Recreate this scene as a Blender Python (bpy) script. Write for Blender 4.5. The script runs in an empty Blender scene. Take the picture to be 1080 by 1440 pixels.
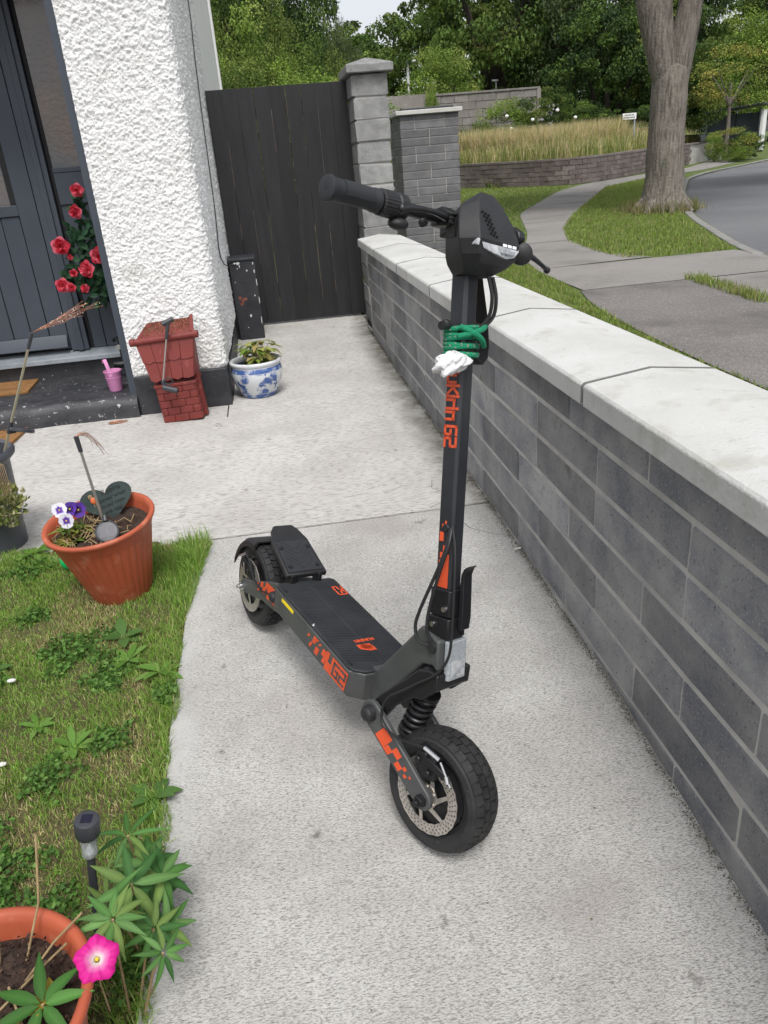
import bpy, bmesh, math, random
import numpy as np
from mathutils import Vector, Matrix
random.seed(11)
rng = np.random.default_rng(11)
R = math.radians
scene = bpy.context.scene
col = scene.collection

# ------------------------------------------------------------------ camera
def cam_rot(yaw, pitch, roll):
    cy, sy = math.cos(yaw), math.sin(yaw)
    f = np.array([sy*math.cos(pitch), cy*math.cos(pitch), -math.sin(pitch)])
    r = np.array([cy, -sy, 0.0])
    d = np.cross(f, r)
    c, s = math.cos(roll), math.sin(roll)
    return c*r+s*d, -s*r+c*d, f
_r, _d, _f = cam_rot(R(6.75), R(24.59), R(4.835))
cam = bpy.data.cameras.new('camera')
cam.sensor_fit = 'VERTICAL'
cam.sensor_height = 36.0
cam.lens = 1068.4/1440*36.0
cam.clip_start = 0.02
cam.clip_end = 2000
co = bpy.data.objects.new('camera', cam)
co.matrix_world = Matrix(((_r[0], -_d[0], -_f[0], 0), (_r[1], -_d[1], -_f[1], 0), (_r[2], -_d[2], -_f[2], 1.25), (0, 0, 0, 1)))
col.objects.link(co)
scene.camera = co
scene.render.resolution_x, scene.render.resolution_y = 768, 1024

# ------------------------------------------------------------------ sky, sun, exposure (overcast)
SUN_EL, SUN_AZ = 60.0, 178.0     # azimuth clockwise from +Y
wd = bpy.data.worlds.new('World')
scene.world = wd
wd.use_nodes = True
nt = wd.node_tree
nt.nodes.clear()
sky = nt.nodes.new('ShaderNodeTexSky')
sky.sky_type = 'NISHITA'
sky.sun_disc = False
sky.sun_elevation = R(SUN_EL)
sky.sun_rotation = R(SUN_AZ)
sky.air_density = 1.0
sky.dust_density = 3.5
sky.ozone_density = 1.0
hs = nt.nodes.new('ShaderNodeHueSaturation')
hs.inputs['Saturation'].default_value = 0.26
bg = nt.nodes.new('ShaderNodeBackground')
bg.inputs['Strength'].default_value = 0.15
wo = nt.nodes.new('ShaderNodeOutputWorld')
nt.links.new(sky.outputs['Color'], hs.inputs['Color'])
nt.links.new(hs.outputs['Color'], bg.inputs['Color'])
nt.links.new(bg.outputs['Background'], wo.inputs['Surface'])
sl = bpy.data.lights.new('sun', 'SUN')
sl.energy = 1.5
sl.angle = R(16)
sl.color = (1.0, 0.98, 0.955)
so = bpy.data.objects.new('sun', sl)
sd = Vector((math.sin(R(SUN_AZ))*math.cos(R(SUN_EL)), math.cos(R(SUN_AZ))*math.cos(R(SUN_EL)), math.sin(R(SUN_EL))))
so.rotation_euler = (-sd).to_track_quat('-Z', 'Y').to_euler()
so.location = (0, -5, 20)
col.objects.link(so)
vs = scene.view_settings
vs.view_transform = 'Standard'
vs.look = 'None'
vs.gamma = 1.0
vs.use_curve_mapping = False
vs.exposure = 0.5

# ------------------------------------------------------------------ materials
def mat(name, c1, c2=None, scale=8, detail=6, rough=0.6, metal=0.0, bump=0.0, bscale=None, vec='pos', stretch=(1, 1, 1),
        c3=None, s3=40, t3=(0.5, 0.6), st3=None, stain=None, rnd=0.0, attr=False, spec=0.5, trans=0.0, alpha=1.0, translucent=0.0, lo=0.35, hi=0.65, coat=0.0, ior=1.45):
    m = bpy.data.materials.new(name)
    m.use_nodes = True
    t = m.node_tree
    n, lk = t.nodes, t.links
    p = n['Principled BSDF']
    p.inputs['Roughness'].default_value = rough
    p.inputs['Metallic'].default_value = metal
    p.inputs['Specular IOR Level'].default_value = spec
    p.inputs['Transmission Weight'].default_value = trans
    p.inputs['Coat Weight'].default_value = coat
    p.inputs['IOR'].default_value = ior
    if vec == 'pos':
        v = n.new('ShaderNodeNewGeometry').outputs['Position']
    else:
        v = n.new('ShaderNodeTexCoord').outputs['Object']
    if stretch != (1, 1, 1):
        mp = n.new('ShaderNodeMapping')
        mp.inputs['Scale'].default_value = stretch
        lk.new(v, mp.inputs['Vector'])
        vst = mp.outputs['Vector']
    else:
        vst = v
    def noise(sc, vv, det=detail, ro=0.6):
        x = n.new('ShaderNodeTexNoise')
        x.inputs['Scale'].default_value = sc
        x.inputs['Detail'].default_value = det
        x.inputs['Roughness'].default_value = ro
        lk.new(vv, x.inputs['Vector'])
        return x.outputs['Fac']
    def ramp(f, a, b):
        x = n.new('ShaderNodeMapRange')
        x.inputs['From Min'].default_value = a
        x.inputs['From Max'].default_value = b
        lk.new(f, x.inputs['Value'])
        return x.outputs['Result']
    def mix(f, a, b):
        x = n.new('ShaderNodeMix')
        x.data_type = 'RGBA'
        lk.new(f, x.inputs['Factor'])
        for k, q in (('A', a), ('B', b)):
            s = [i for i in x.inputs if i.name == k and i.type == 'RGBA'][0]
            if isinstance(q, tuple):
                s.default_value = (*q, 1)
            else:
                lk.new(q, s)
        return [o for o in x.outputs if o.type == 'RGBA'][0]
    cur = tuple(c1)
    if attr:
        a = n.new('ShaderNodeAttribute')
        a.attribute_name = 'tint'
        cur = a.outputs['Color']
    if c2 is not None:
        cur = mix(ramp(noise(scale, vst), lo, hi), cur, tuple(c2))
    if c3 is not None:
        v3 = v
        if st3:
            mp = n.new('ShaderNodeMapping')
            mp.inputs['Scale'].default_value = st3
            lk.new(v, mp.inputs['Vector'])
            v3 = mp.outputs['Vector']
        cur = mix(ramp(noise(s3, v3, 3), *t3), cur, tuple(c3))
    for stain in (stain or ()):
        if stain[0] == 'n':
            cur = mix(ramp(noise(stain[1], v, 7), stain[2], stain[3]), cur, tuple(stain[4]))
            continue      # grime that gathers in a band between two x positions
        sx = n.new('ShaderNodeSeparateXYZ')
        lk.new(v, sx.inputs[0])
        mm = n.new('ShaderNodeMath'); mm.operation = 'MULTIPLY'
        lk.new(ramp(sx.outputs['X'], stain[0], stain[1]), mm.inputs[0])
        lk.new(ramp(noise(7, v, 5), .36, .62), mm.inputs[1])
        cur = mix(mm.outputs[0], cur, tuple(stain[2]))
    if rnd:
        oi = n.new('ShaderNodeObjectInfo')
        mr = n.new('ShaderNodeMapRange')
        mr.inputs['To Min'].default_value = 1-rnd
        mr.inputs['To Max'].default_value = 1+rnd
        lk.new(oi.outputs['Random'], mr.inputs['Value'])
        h = n.new('ShaderNodeHueSaturation')
        lk.new(mr.outputs['Result'], h.inputs['Value'])
        if isinstance(cur, tuple):
            h.inputs['Color'].default_value = (*cur, 1)
        else:
            lk.new(cur, h.inputs['Color'])
        cur = h.outputs['Color']
    if isinstance(cur, tuple):
        p.inputs['Base Color'].default_value = (*cur, 1)
    else:
        lk.new(cur, p.inputs['Base Color'])
    if bump:
        b = n.new('ShaderNodeBump')
        b.inputs['Strength'].default_value = min(1.0, bump)
        b.inputs['Distance'].default_value = 0.004*max(1.0, bump)
        lk.new(noise(bscale or scale*4, v, 5), b.inputs['Height'])
        lk.new(b.outputs['Normal'], p.inputs['Normal'])
    if translucent:
        tr = n.new('ShaderNodeBsdfTranslucent')
        ms = n.new('ShaderNodeMixShader')
        ms.inputs['Fac'].default_value = translucent
        if isinstance(cur, tuple):
            tr.inputs['Color'].default_value = (*cur, 1)
        else:
            lk.new(cur, tr.inputs['Color'])
        lk.new(p.outputs['BSDF'], ms.inputs[1])
        lk.new(tr.outputs['BSDF'], ms.inputs[2])
        lk.new(ms.outputs['Shader'], n['Material Output'].inputs['Surface'])
    return m

M = {}
M['render'] = mat('white_roughcast', (.74, .74, .735), (.66, .655, .63), scale=2.2, rough=.85, lo=.5, hi=.8, bump=1.4, bscale=110, stain=(('n', 3.5, .60, .80, (.56, .555, .52)), ('n', 75, .67, .74, (.44, .43, .41))))
M['blackpaint'] = mat('worn_black_paint', (.018, .019, .023), (.04, .04, .045), scale=9, rough=.55, c3=(.5, .5, .5), s3=26, t3=(.70, .735), bump=.5, bscale=60)
M['stepblack'] = mat('step_black_paint', (.02, .021, .025), (.05, .05, .055), scale=6, rough=.5, stretch=(1, 3, 2), c3=(.42, .42, .43), s3=34, t3=(.645, .72), bump=.7, bscale=50)
M['pierblack'] = mat('chipped_pier_paint', (.022, .023, .027), (.04, .041, .046), scale=7, rough=.5, c3=(.40, .40, .40), s3=30, t3=(.71, .72), bump=.4, bscale=45)
M['chipred'] = mat('exposed_red_undercoat', (.23, .075, .055), rough=.8)
M['chipwhite'] = mat('exposed_white_plaster', (.62, .62, .61), rough=.8)
M['door'] = mat('slate_door_paint', (.043, .053, .070), (.052, .062, .080), scale=3, rough=.42)
M['doordark'] = mat('door_seal', (.008, .008, .010), rough=.6)
M['sill'] = mat('grey_sill', (.16, .18, .20), (.22, .24, .26), scale=12, rough=.45)
M['glassdoor'] = mat('obscured_glass', (.10, .115, .13), (.20, .15, .125), scale=1.6, rough=.12, spec=.8, bump=.35, bscale=38)
M['coir'] = mat('coir', (.29, .145, .05), (.20, .10, .035), scale=40, rough=.95, bump=1, bscale=260)
M['coirdark'] = mat('mat_print', (.035, .022, .015), rough=.95)
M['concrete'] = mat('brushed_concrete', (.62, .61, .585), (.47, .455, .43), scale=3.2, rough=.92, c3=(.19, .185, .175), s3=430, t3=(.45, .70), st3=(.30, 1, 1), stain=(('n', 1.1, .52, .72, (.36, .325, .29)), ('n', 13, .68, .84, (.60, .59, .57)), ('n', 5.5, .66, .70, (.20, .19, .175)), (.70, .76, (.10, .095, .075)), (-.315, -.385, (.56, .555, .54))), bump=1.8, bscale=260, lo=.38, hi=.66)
M['concrete2'] = mat('smooth_concrete', (.52, .507, .485), (.425, .41, .385), scale=2.4, rough=.9, c3=(.22, .21, .19), s3=150, t3=(.48, .72), st3=(.22, 1, 1), stain=(('n', 1.6, .54, .78, (.39, .372, .345)), ('n', 6, .665, .70, (.22, .21, .19)), (.56, .75, (.11, .10, .065)),), bump=.9, bscale=200, lo=.38, hi=.66)
M['soil'] = mat('lawn_soil', (.055, .048, .022), (.085, .07, .03), scale=30, rough=1, bump=1, bscale=90)
M['compost'] = mat('compost', (.024, .014, .010), (.055, .034, .024), scale=90, rough=1, bump=1, bscale=200)
M['gaplight'] = mat('painted_gap_light', (.20, .15, .11), (.06, .05, .04), scale=14, rough=.9)  # tan that paints light coming through the gaps between gate boards
M['gate'] = mat('black_gate_boards', (.0105, .0105, .012), (.018, .018, .02), scale=4, rough=.62, stretch=(6, 6, .6), bump=.35, bscale=70, rnd=.25)
M['block'] = mat('dark_grey_block', (.165, .170, .185), (.345, .338, .33), scale=6, detail=9, rough=.95, c3=(.36, .36, .36), s3=170, t3=(.56, .72), bump=1.6, bscale=190, rnd=.30, lo=.36, hi=.70, stain=(('n', 2.1, .56, .78, (.38, .375, .36)), ('n', 110, .60, .70, (.075, .077, .082)), ('n', 6, .66, .78, (.10, .105, .085))))
M['mortar'] = mat('mortar', (.50, .485, .455), (.35, .34, .32), scale=9, rough=.95, bump=.8, bscale=120)
M['coping'] = mat('white_coping', (.52, .52, .505), (.44, .44, .42), scale=3.4, rough=.88, detail=9, c3=(.40, .395, .36), s3=9, t3=(.56, .72), bump=.7, bscale=120, stain=(('n', 26, .62, .74, (.36, .36, .34)), ('n', 90, .66, .72, (.33, .33, .31))))
M['pillarblock'] = mat('split_face_block', (.30, .30, .295), (.20, .20, .20), scale=14, rough=.95, bump=1.2, bscale=130, rnd=.12)
M['brick'] = mat('charcoal_brick', (.115, .115, .122), (.165, .162, .166), scale=12, rough=.85, bump=.6, bscale=120, rnd=.22)
M['mortarlight'] = mat('pale_mortar', (.40, .385, .36), rough=.95)
M['capwhite'] = mat('pale_capping', (.52, .51, .48), (.44, .43, .40), scale=9, rough=.85)
M['turf'] = mat('turf', (.075, .115, .022), (.11, .135, .035), scale=1.2, rough=1, c3=(.05, .085, .016), s3=14, t3=(.45, .7), bump=1, bscale=60)
M['asphalt'] = mat('old_asphalt', (.135, .125, .118), (.17, .158, .148), scale=1.2, rough=.95, c3=(.31, .29, .28), s3=75, t3=(.52, .70), bump=1.6, bscale=140, stain=(('n', .9, .52, .70, (.10, .094, .088)), ('n', 14, .66, .72, (.08, .075, .07))))
M['pathgrey'] = mat('path_surface', (.20, .19, .178), (.235, .222, .208), scale=.9, rough=.95, c3=(.29, .275, .26), s3=45, t3=(.53, .75), bump=1.2, bscale=90, stain=(('n', .7, .52, .70, (.15, .142, .133)), ('n', 4, .64, .70, (.13, .125, .115))))
M['road'] = mat('road_tarmac', (.115, .118, .125), (.15, .152, .158), scale=.4, rough=.9, c3=(.21, .21, .215), s3=40, t3=(.57, .72), bump=.6, bscale=90)
M['kerb'] = mat('kerb_stone', (.24, .235, .22), (.18, .175, .165), scale=3, rough=.95, bump=.5, bscale=60)
M['jointgrey'] = mat('grey_joint', (.085, .085, .08), rough=1)
M['jointpale'] = mat('coping_joint', (.17, .17, .16), rough=1)
M['white'] = mat('white_paint', (.75, .75, .74), rough=.5)
M['linewhite'] = mat('road_line_paint', (.55, .55, .54), (.35, .35, .34), scale=9, rough=.8)
M['oldbrick'] = mat('weathered_wall', (.11, .085, .078), (.17, .145, .135), scale=2.4, rough=.95, c3=(.24, .22, .20), s3=9, t3=(.60, .75), bump=.6, bscale=30, rnd=.2)
M['greywall'] = mat('concrete_block_wall', (.24, .225, .205), (.17, .155, .14), scale=.8, rough=.95, c3=(.31, .30, .285), s3=6, t3=(.58, .75), bump=.6, bscale=20, rnd=.1)
M['bark'] = mat('grey_bark', (.225, .200, .170), (.085, .072, .06), scale=11, rough=.95, stretch=(2.6, 2.6, .30), c3=(.20, .18, .15), s3=5, t3=(.55, .75), bump=5, bscale=26, stain=(('n', 3, .60, .72, (.10, .11, .07)),))
M['barkdark'] = mat('dark_bark', (.05, .042, .034), (.03, .025, .02), scale=12, rough=1)
M['leaf'] = mat('leaf', (.05, .09, .02), attr=True, rough=.62, translucent=.28, spec=.22)
M['petal'] = mat('petal', (.5, .05, .05), attr=True, rough=.6, translucent=.25, spec=.3)
M['blade'] = mat('grass_blade', (.06, .1, .02), attr=True, rough=.6, translucent=.3, spec=.25)
M['blackplastic'] = mat('black_plastic', (.012, .012, .0135), (.020, .020, .022), scale=14, rough=.5, vec='obj', c3=(.075, .073, .07), s3=420, t3=(.70, .78), bump=.2, bscale=600)
M['blackmetal'] = mat('black_coated_metal', (.010, .010, .0115), rough=.36, vec='obj', bump=.12, bscale=400)
M['stemmetal'] = mat('satin_charcoal_metal', (.014, .0155, .019), (.022, .0235, .027), scale=12, c3=(.09, .09, .09), s3=260, t3=(.725, .78), rough=.38, vec='obj', bump=.1, bscale=500)
M['scootgrey'] = mat('grey_coated_metal', (.052, .055, .055), (.068, .070, .069), scale=14, c3=(.14, .135, .125), s3=180, t3=(.70, .78), rough=.45, vec='obj', bump=.15, bscale=500)
M['rubber'] = mat('tyre_rubber', (.012, .0125, .014), (.026, .0255, .025), scale=18, c3=(.085, .078, .068), s3=150, t3=(.64, .78), rough=.72, vec='obj', bump=.3, bscale=160)
M['grip'] = mat('grip_rubber', (.019, .021, .024), rough=.62, vec='obj')
M['mat'] = mat('deck_grip', (.015, .017, .020), (.026, .028, .031), scale=14, c3=(.10, .10, .095), s3=220, t3=(.70, .77), rough=.62, vec='obj')
M['orange'] = mat('orange_decal', (.66, .085, .026), (.58, .075, .024), scale=40, rough=.5, c3=(.12, .04, .025), s3=300, t3=(.72, .76))
M['yellow'] = mat('yellow_reflector', (.75, .58, .02), rough=.35)
M['steel'] = mat('brushed_steel', (.66, .62, .57), (.50, .46, .42), scale=30, metal=.85, rough=.42, vec='obj')
M['chrome'] = mat('bolt_steel', (.62, .62, .62), metal=1, rough=.25)
M['lens'] = mat('clear_lens', (.52, .53, .54), (.26, .27, .29), scale=70, rough=.12, spec=.9, vec='obj', coat=.6)
M['led'] = mat('white_led_chip', (.85, .85, .88), rough=.2)
M['reflector'] = mat('clear_reflector', (.36, .38, .40), (.26, .28, .30), scale=160, rough=.22, vec='obj', coat=.5)
M['greencord'] = mat('green_cord', (.005, .24, .115), (.004, .17, .085), scale=200, rough=.8, vec='obj', bump=.6, bscale=600)
M['fleck'] = mat('cord_fleck', (.28, .24, .20), rough=.8)
M['bag'] = mat('white_plastic_bag', (.84, .84, .84), rough=.35, translucent=.15, bump=3, bscale=70)
M['strap'] = mat('black_strap', (.011, .011, .013), rough=.75)
M['terracotta'] = mat('terracotta_plastic', (.40, .088, .040), (.33, .072, .033), scale=5, rough=.5, c3=(.46, .17, .10), s3=14, t3=(.56, .76), stain=(('n', 30, .62, .74, (.22, .07, .04)),))
M['well'] = mat('red_brown_plastic', (.185, .030, .024), (.145, .024, .020), scale=9, rough=.55, c3=(.24, .07, .055), s3=24, t3=(.62, .8), bump=.3, bscale=120)
M['debris'] = mat('dry_debris', (.14, .085, .045), attr=True, rough=.95)
M['porcelain'] = mat('blue_white_porcelain', (.62, .63, .64), rough=.18, coat=.3)
M['pink'] = mat('pink_enamel', (.62, .25, .46), (.56, .22, .42), scale=6, rough=.4)
M['greypot'] = mat('grey_plastic_pot', (.055, .060, .072), (.07, .075, .088), scale=9, rough=.45)
M['slate'] = mat('green_slate', (.020, .034, .032), (.035, .055, .05), scale=18, rough=.5, bump=.3, bscale=90)
M['ink'] = mat('black_lettering', (.004, .004, .004), rough=.6)
M['robinred'] = mat('robin_orange', (.55, .13, .04), rough=.6)
M['pole'] = mat('dull_silver_pole', (.42, .41, .37), metal=.8, rough=.4)
M['brasspole'] = mat('dull_brass_pole', (.36, .33, .23), metal=.5, rough=.45)
M['copper'] = mat('copper_wire', (.42, .20, .12), metal=.6, rough=.4)
M['glowdot'] = mat('tiny_lamp_bead', (.72, .66, .56), rough=.25)
M['solar'] = mat('solar_cell', (.010, .011, .022), (.02, .018, .035), scale=40, rough=.3, spec=.25)
M['darkgrey'] = mat('dark_grey_plastic', (.030, .033, .038), (.04, .043, .05), scale=12, rough=.4)
M['iron'] = mat('black_iron', (.008, .008, .009), rough=.45)
M['clearplastic'] = mat('clear_plastic', (.9, .92, .92), rough=.08, trans=.85, ior=1.3)
M['ornwhite'] = mat('white_glaze', (.60, .63, .66), rough=.25)
M['orngreen'] = mat('green_glaze', (.005, .36, .09), rough=.2, coat=.4)
M['ornyellow'] = mat('yellow_glaze', (.72, .50, .02), rough=.3)
M['galv'] = mat('galvanised_steel', (.42, .44, .46), metal=.5, rough=.5)
M['shelter'] = mat('shelter_panel', (.085, .10, .13), (.11, .125, .15), scale=1.5, rough=.3)
M['shelterglass'] = mat('shelter_glass', (.30, .34, .34), rough=.08, spec=.8)
M['signred'] = mat('sign_red', (.55, .02, .05), rough=.5)
M['cable'] = mat('black_cable', (.012, .012, .013), rough=.5)
M['stone'] = mat('pale_pebble', (.55, .54, .52), rough=.8)
M['planthouse'] = mat('pale_far_render', (.45, .43, .40), rough=.9)

# porcelain pattern (blue print on white glaze)
def porcelain():
    m = M['porcelain']
    t = m.node_tree
    n, lk = t.nodes, t.links
    p = n['Principled BSDF']
    tc = n.new('ShaderNodeTexCoord')
    sep = n.new('ShaderNodeSeparateXYZ')
    lk.new(tc.outputs['Object'], sep.inputs[0])
    nz = n.new('ShaderNodeTexNoise'); nz.inputs['Scale'].default_value = 17; nz.inputs['Detail'].default_value = 4; nz.inputs['Roughness'].default_value = .7
    lk.new(tc.outputs['Object'], nz.inputs['Vector'])
    vo = n.new('ShaderNodeTexVoronoi'); vo.inputs['Scale'].default_value = 13
    lk.new(tc.outputs['Object'], vo.inputs['Vector'])
    def mr(s, a, b):
        x = n.new('ShaderNodeMapRange'); x.inputs['From Min'].default_value = a; x.inputs['From Max'].default_value = b
        lk.new(s, x.inputs['Value']); return x.outputs['Result']
    def mth(op, a, b):
        x = n.new('ShaderNodeMath'); x.operation = op
        for i, q in enumerate((a, b)):
            if isinstance(q, float): x.inputs[i].default_value = q
            else: lk.new(q, x.inputs[i])
        return x.outputs[0]
    flower = mth('MULTIPLY', mr(vo.outputs['Distance'], .52, .40), mr(nz.outputs['Fac'], .40, .56))
    vine = mr(nz.outputs['Fac'], .565, .60)
    z = sep.outputs['Z']
    band = mth('MULTIPLY', mr(z, .156, .160), mr(z, .188, .184))
    foot = mr(z, .030, .026)
    body = mth('MULTIPLY', mr(z, .028, .032), mr(z, .158, .154))
    a = mth('MULTIPLY', mth('MAXIMUM', flower, vine), body)
    b = mth('MULTIPLY', mth('MAXIMUM', band, foot), mr(nz.outputs['Fac'], .30, .50))
    f = mth('MAXIMUM', a, b)
    mx = n.new('ShaderNodeMix'); mx.data_type = 'RGBA'
    lk.new(f, mx.inputs['Factor'])
    c = [i for i in mx.inputs if i.type == 'RGBA']
    c[0].default_value = (.58, .60, .62, 1); c[1].default_value = (.055, .11, .30, 1)
    lk.new([o for o in mx.outputs if o.type == 'RGBA'][0], p.inputs['Base Color'])
porcelain()

# ------------------------------------------------------------------ helpers
def tag(o, label=None, cat=None, group=None, kind=None):
    if label: o['label'] = label
    if cat: o['category'] = cat
    if group: o['group'] = group
    if kind: o['kind'] = kind
    return o

def empty(name, loc=(0, 0, 0), label=None, cat=None, group=None, mw=None):
    o = bpy.data.objects.new(name, None)
    o.empty_display_size = .05
    col.objects.link(o)
    if mw is not None: o.matrix_world = mw
    else: o.location = loc
    return tag(o, label, cat, group)

def kids(o):
    return [c for c in bpy.data.objects if c.parent == o]

def copy_tree(o, parent=None):
    c = o.copy()
    col.objects.link(c)
    if parent is not None: c.parent = parent
    for ch in list(kids(o)): copy_tree(ch, c)
    return c

def rotm(axis, a):
    return np.array(Matrix.Rotation(a, 3, Vector(axis)))

class MB:
    def __init__(s):
        s.v, s.f, s.m = [], [], []
    def add(s, vs, fs, m=0, tf=None):
        b = len(s.v)
        for q in vs:
            q = np.asarray(q, float)
            s.v.append(tuple(tf(q)) if tf else tuple(q))
        for f in fs:
            s.f.append(tuple(i+b for i in f)); s.m.append(m)
        return s
    def box(s, lo, hi, m=0, tf=None):
        x0, y0, z0 = lo; x1, y1, z1 = hi
        return s.add([(x0, y0, z0), (x1, y0, z0), (x1, y1, z0), (x0, y1, z0), (x0, y0, z1), (x1, y0, z1), (x1, y1, z1), (x0, y1, z1)],
              [(0, 3, 2, 1), (4, 5, 6, 7), (0, 1, 5, 4), (1, 2, 6, 5), (2, 3, 7, 6), (3, 0, 4, 7)], m, tf)
    def prism(s, poly, fn, d0, d1, m=0, tf=None):
        """poly: 2-D outline (counter-clockwise seen from +d); fn(a, b, d) -> 3-D"""
        n = len(poly)
        vs = [fn(a, b, d0) for a, b in poly]+[fn(a, b, d1) for a, b in poly]
        fs = [tuple(range(n-1, -1, -1)), tuple(range(n, 2*n))]+[(i, (i+1) % n, (i+1) % n+n, i+n) for i in range(n)]
        return s.add(vs, fs, m, tf)
    def loft(s, loops, m=0, tf=None, cap=True, close=True):
        n = len(loops[0])
        vs = [p for l in loops for p in l]
        fs = []
        for k in range(len(loops)-1):
            for i in range(n if close else n-1):
                j = (i+1) % n
                fs.append((k*n+i, k*n+j, (k+1)*n+j, (k+1)*n+i))
        if cap:
            fs.append(tuple(range(n-1, -1, -1))); fs.append(tuple(range((len(loops)-1)*n, len(loops)*n)))
        return s.add(vs, fs, m, tf)
    def tube(s, pts, r, n=8, m=0, tf=None, flat=1.0, cap=True):
        pts = [np.asarray(p, float) for p in pts]
        rs = r if hasattr(r, '__len__') else [r]*len(pts)
        up = np.array([.3, .2, 1.0]); loops = []
        for i, p in enumerate(pts):
            t = pts[min(i+1, len(pts)-1)]-pts[max(i-1, 0)]
            t = t/(np.linalg.norm(t)+1e-12)
            a = np.cross(up, t)
            if np.linalg.norm(a) < 1e-3: a = np.cross((1, 0, 0), t)
            a /= np.linalg.norm(a); b = np.cross(t, a); up = b
            loops.append([p+rs[i]*(math.cos(k*2*math.pi/n)*a+flat*math.sin(k*2*math.pi/n)*b) for k in range(n)])
        return s.loft(loops, m, tf, cap)
    def cyl(s, p0, p1, r0, r1=None, n=12, m=0, tf=None):
        return s.tube([p0, p1], [r0, r0 if r1 is None else r1], n, m, tf)
    def lathe(s, prof, n=32, c=(0, 0, 0), m=0, tf=None, rib=None, ax=None, cap=True):
        """prof: list of (r, z); ax: optional fn (x, y, z) -> point"""
        loops = []
        for r, z in prof:
            l = []
            for k in range(n):
                a = k*2*math.pi/n
                rr = r if rib is None else rib(r, z, a)
                p = (rr*math.cos(a), rr*math.sin(a), z)
                if ax: p = ax(*p)
                l.append((p[0]+c[0], p[1]+c[1], p[2]+c[2]))
            loops.append(l)
        return s.loft(loops, m, tf, cap)
    def ball(s, c, r, n=10, m=0, tf=None, sc=(1, 1, 1)):
        k = max(4, n//2)
        prof = [(r*math.sin(math.pi*i/k), -r*math.cos(math.pi*i/k)) for i in range(k+1)]
        prof[0] = (r*.02, -r); prof[-1] = (r*.02, r)
        return s.lathe(prof, n, c, m, tf, ax=lambda x, y, z: (x*sc[0], y*sc[1], z*sc[2]))
    def mesh(s, name, mats):
        me = bpy.data.meshes.new(name)
        me.from_pydata(s.v, [], s.f)
        if not isinstance(mats, (list, tuple)): mats = [mats]
        for x in mats: me.materials.append(x)
        if len(mats) > 1: me.polygons.foreach_set('material_index', s.m)
        bm = bmesh.new(); bm.from_mesh(me)
        bmesh.ops.recalc_face_normals(bm, faces=bm.faces)
        bm.to_mesh(me); bm.free()
        return me
    def build(s, name, mats, parent=None, smooth=False, bevel=0, seg=2, angle=35, loc=None):
        me = s.mesh(name, mats)
        return mobj(name, me, parent, smooth, bevel, seg, angle, loc)

def mobj(name, me, parent=None, smooth=False, bevel=0, seg=2, angle=35, loc=None):
    o = bpy.data.objects.new(name, me)
    col.objects.link(o)
    if parent is not None: o.parent = parent
    if loc is not None: o.location = loc
    if smooth or bevel:
        me.polygons.foreach_set('use_smooth', [True]*len(me.polygons))
        try: me.set_sharp_from_angle(angle=R(angle))
        except Exception: pass
    if bevel:
        b = o.modifiers.new('bevel', 'BEVEL'); b.width = bevel; b.segments = seg; b.limit_method = 'ANGLE'; b.angle_limit = R(40)
        b.harden_normals = False
    return o

def npmesh(name, V, F, mats, tint=None, smooth=False, mi=None):
    """V (n,3), F (k,m) with m = 3 or 4, tint (n,3)"""
    me = bpy.data.meshes.new(name)
    V = np.asarray(V, np.float32); F = np.asarray(F, np.int32)
    k, m = F.shape
    me.vertices.add(len(V)); me.vertices.foreach_set('co', V.ravel())
    me.loops.add(k*m); me.loops.foreach_set('vertex_index', F.ravel())
    me.polygons.add(k)
    me.polygons.foreach_set('loop_start', np.arange(0, k*m, m, dtype=np.int32))
    if not isinstance(mats, (list, tuple)): mats = [mats]
    for x in mats: me.materials.append(x)
    if mi is not None: me.polygons.foreach_set('material_index', np.asarray(mi, np.int32))
    if tint is not None:
        a = me.attributes.new('tint', 'FLOAT_COLOR', 'POINT')
        a.data.foreach_set('color', np.concatenate([np.asarray(tint, np.float32), np.ones((len(V), 1), np.float32)], 1).ravel())
    if smooth: me.polygons.foreach_set('use_smooth', np.ones(k, bool))
    me.update(calc_edges=True)
    me.validate()
    return me

def unit(a):
    return a/(np.linalg.norm(a, axis=-1, keepdims=True)+1e-9)

def leaf_cards(P, ln, wd, D=None, tint=None, jit=.7, rg=rng, fold=.25):
    """diamond leaves at P (n,3): length ln, width wd (scalars or (n,)), D preferred direction"""
    n = len(P)
    rd = unit(rg.normal(size=(n, 3)))
    d = rd if D is None else unit(D+jit*rd)
    sdir = unit(np.cross(d, unit(rg.normal(size=(n, 3)))))
    nn = np.cross(d, sdir)
    ln = np.broadcast_to(ln, (n,))[:, None]; wd = np.broadcast_to(wd, (n,))[:, None]
    V = np.stack([P-d*ln*.5, P+sdir*wd*.5+nn*wd*fold*.5, P+d*ln*.5, P-sdir*wd*.5+nn*wd*fold*.5], 1).reshape(-1, 3)
    i = np.arange(n)[:, None]*4
    F = np.concatenate([i+np.array([[0, 1, 2]]), i+np.array([[0, 2, 3]])], 1).reshape(-1, 3)
    T = np.repeat(tint, 4, 0) if tint is not None else None
    return V, F, T

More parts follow.
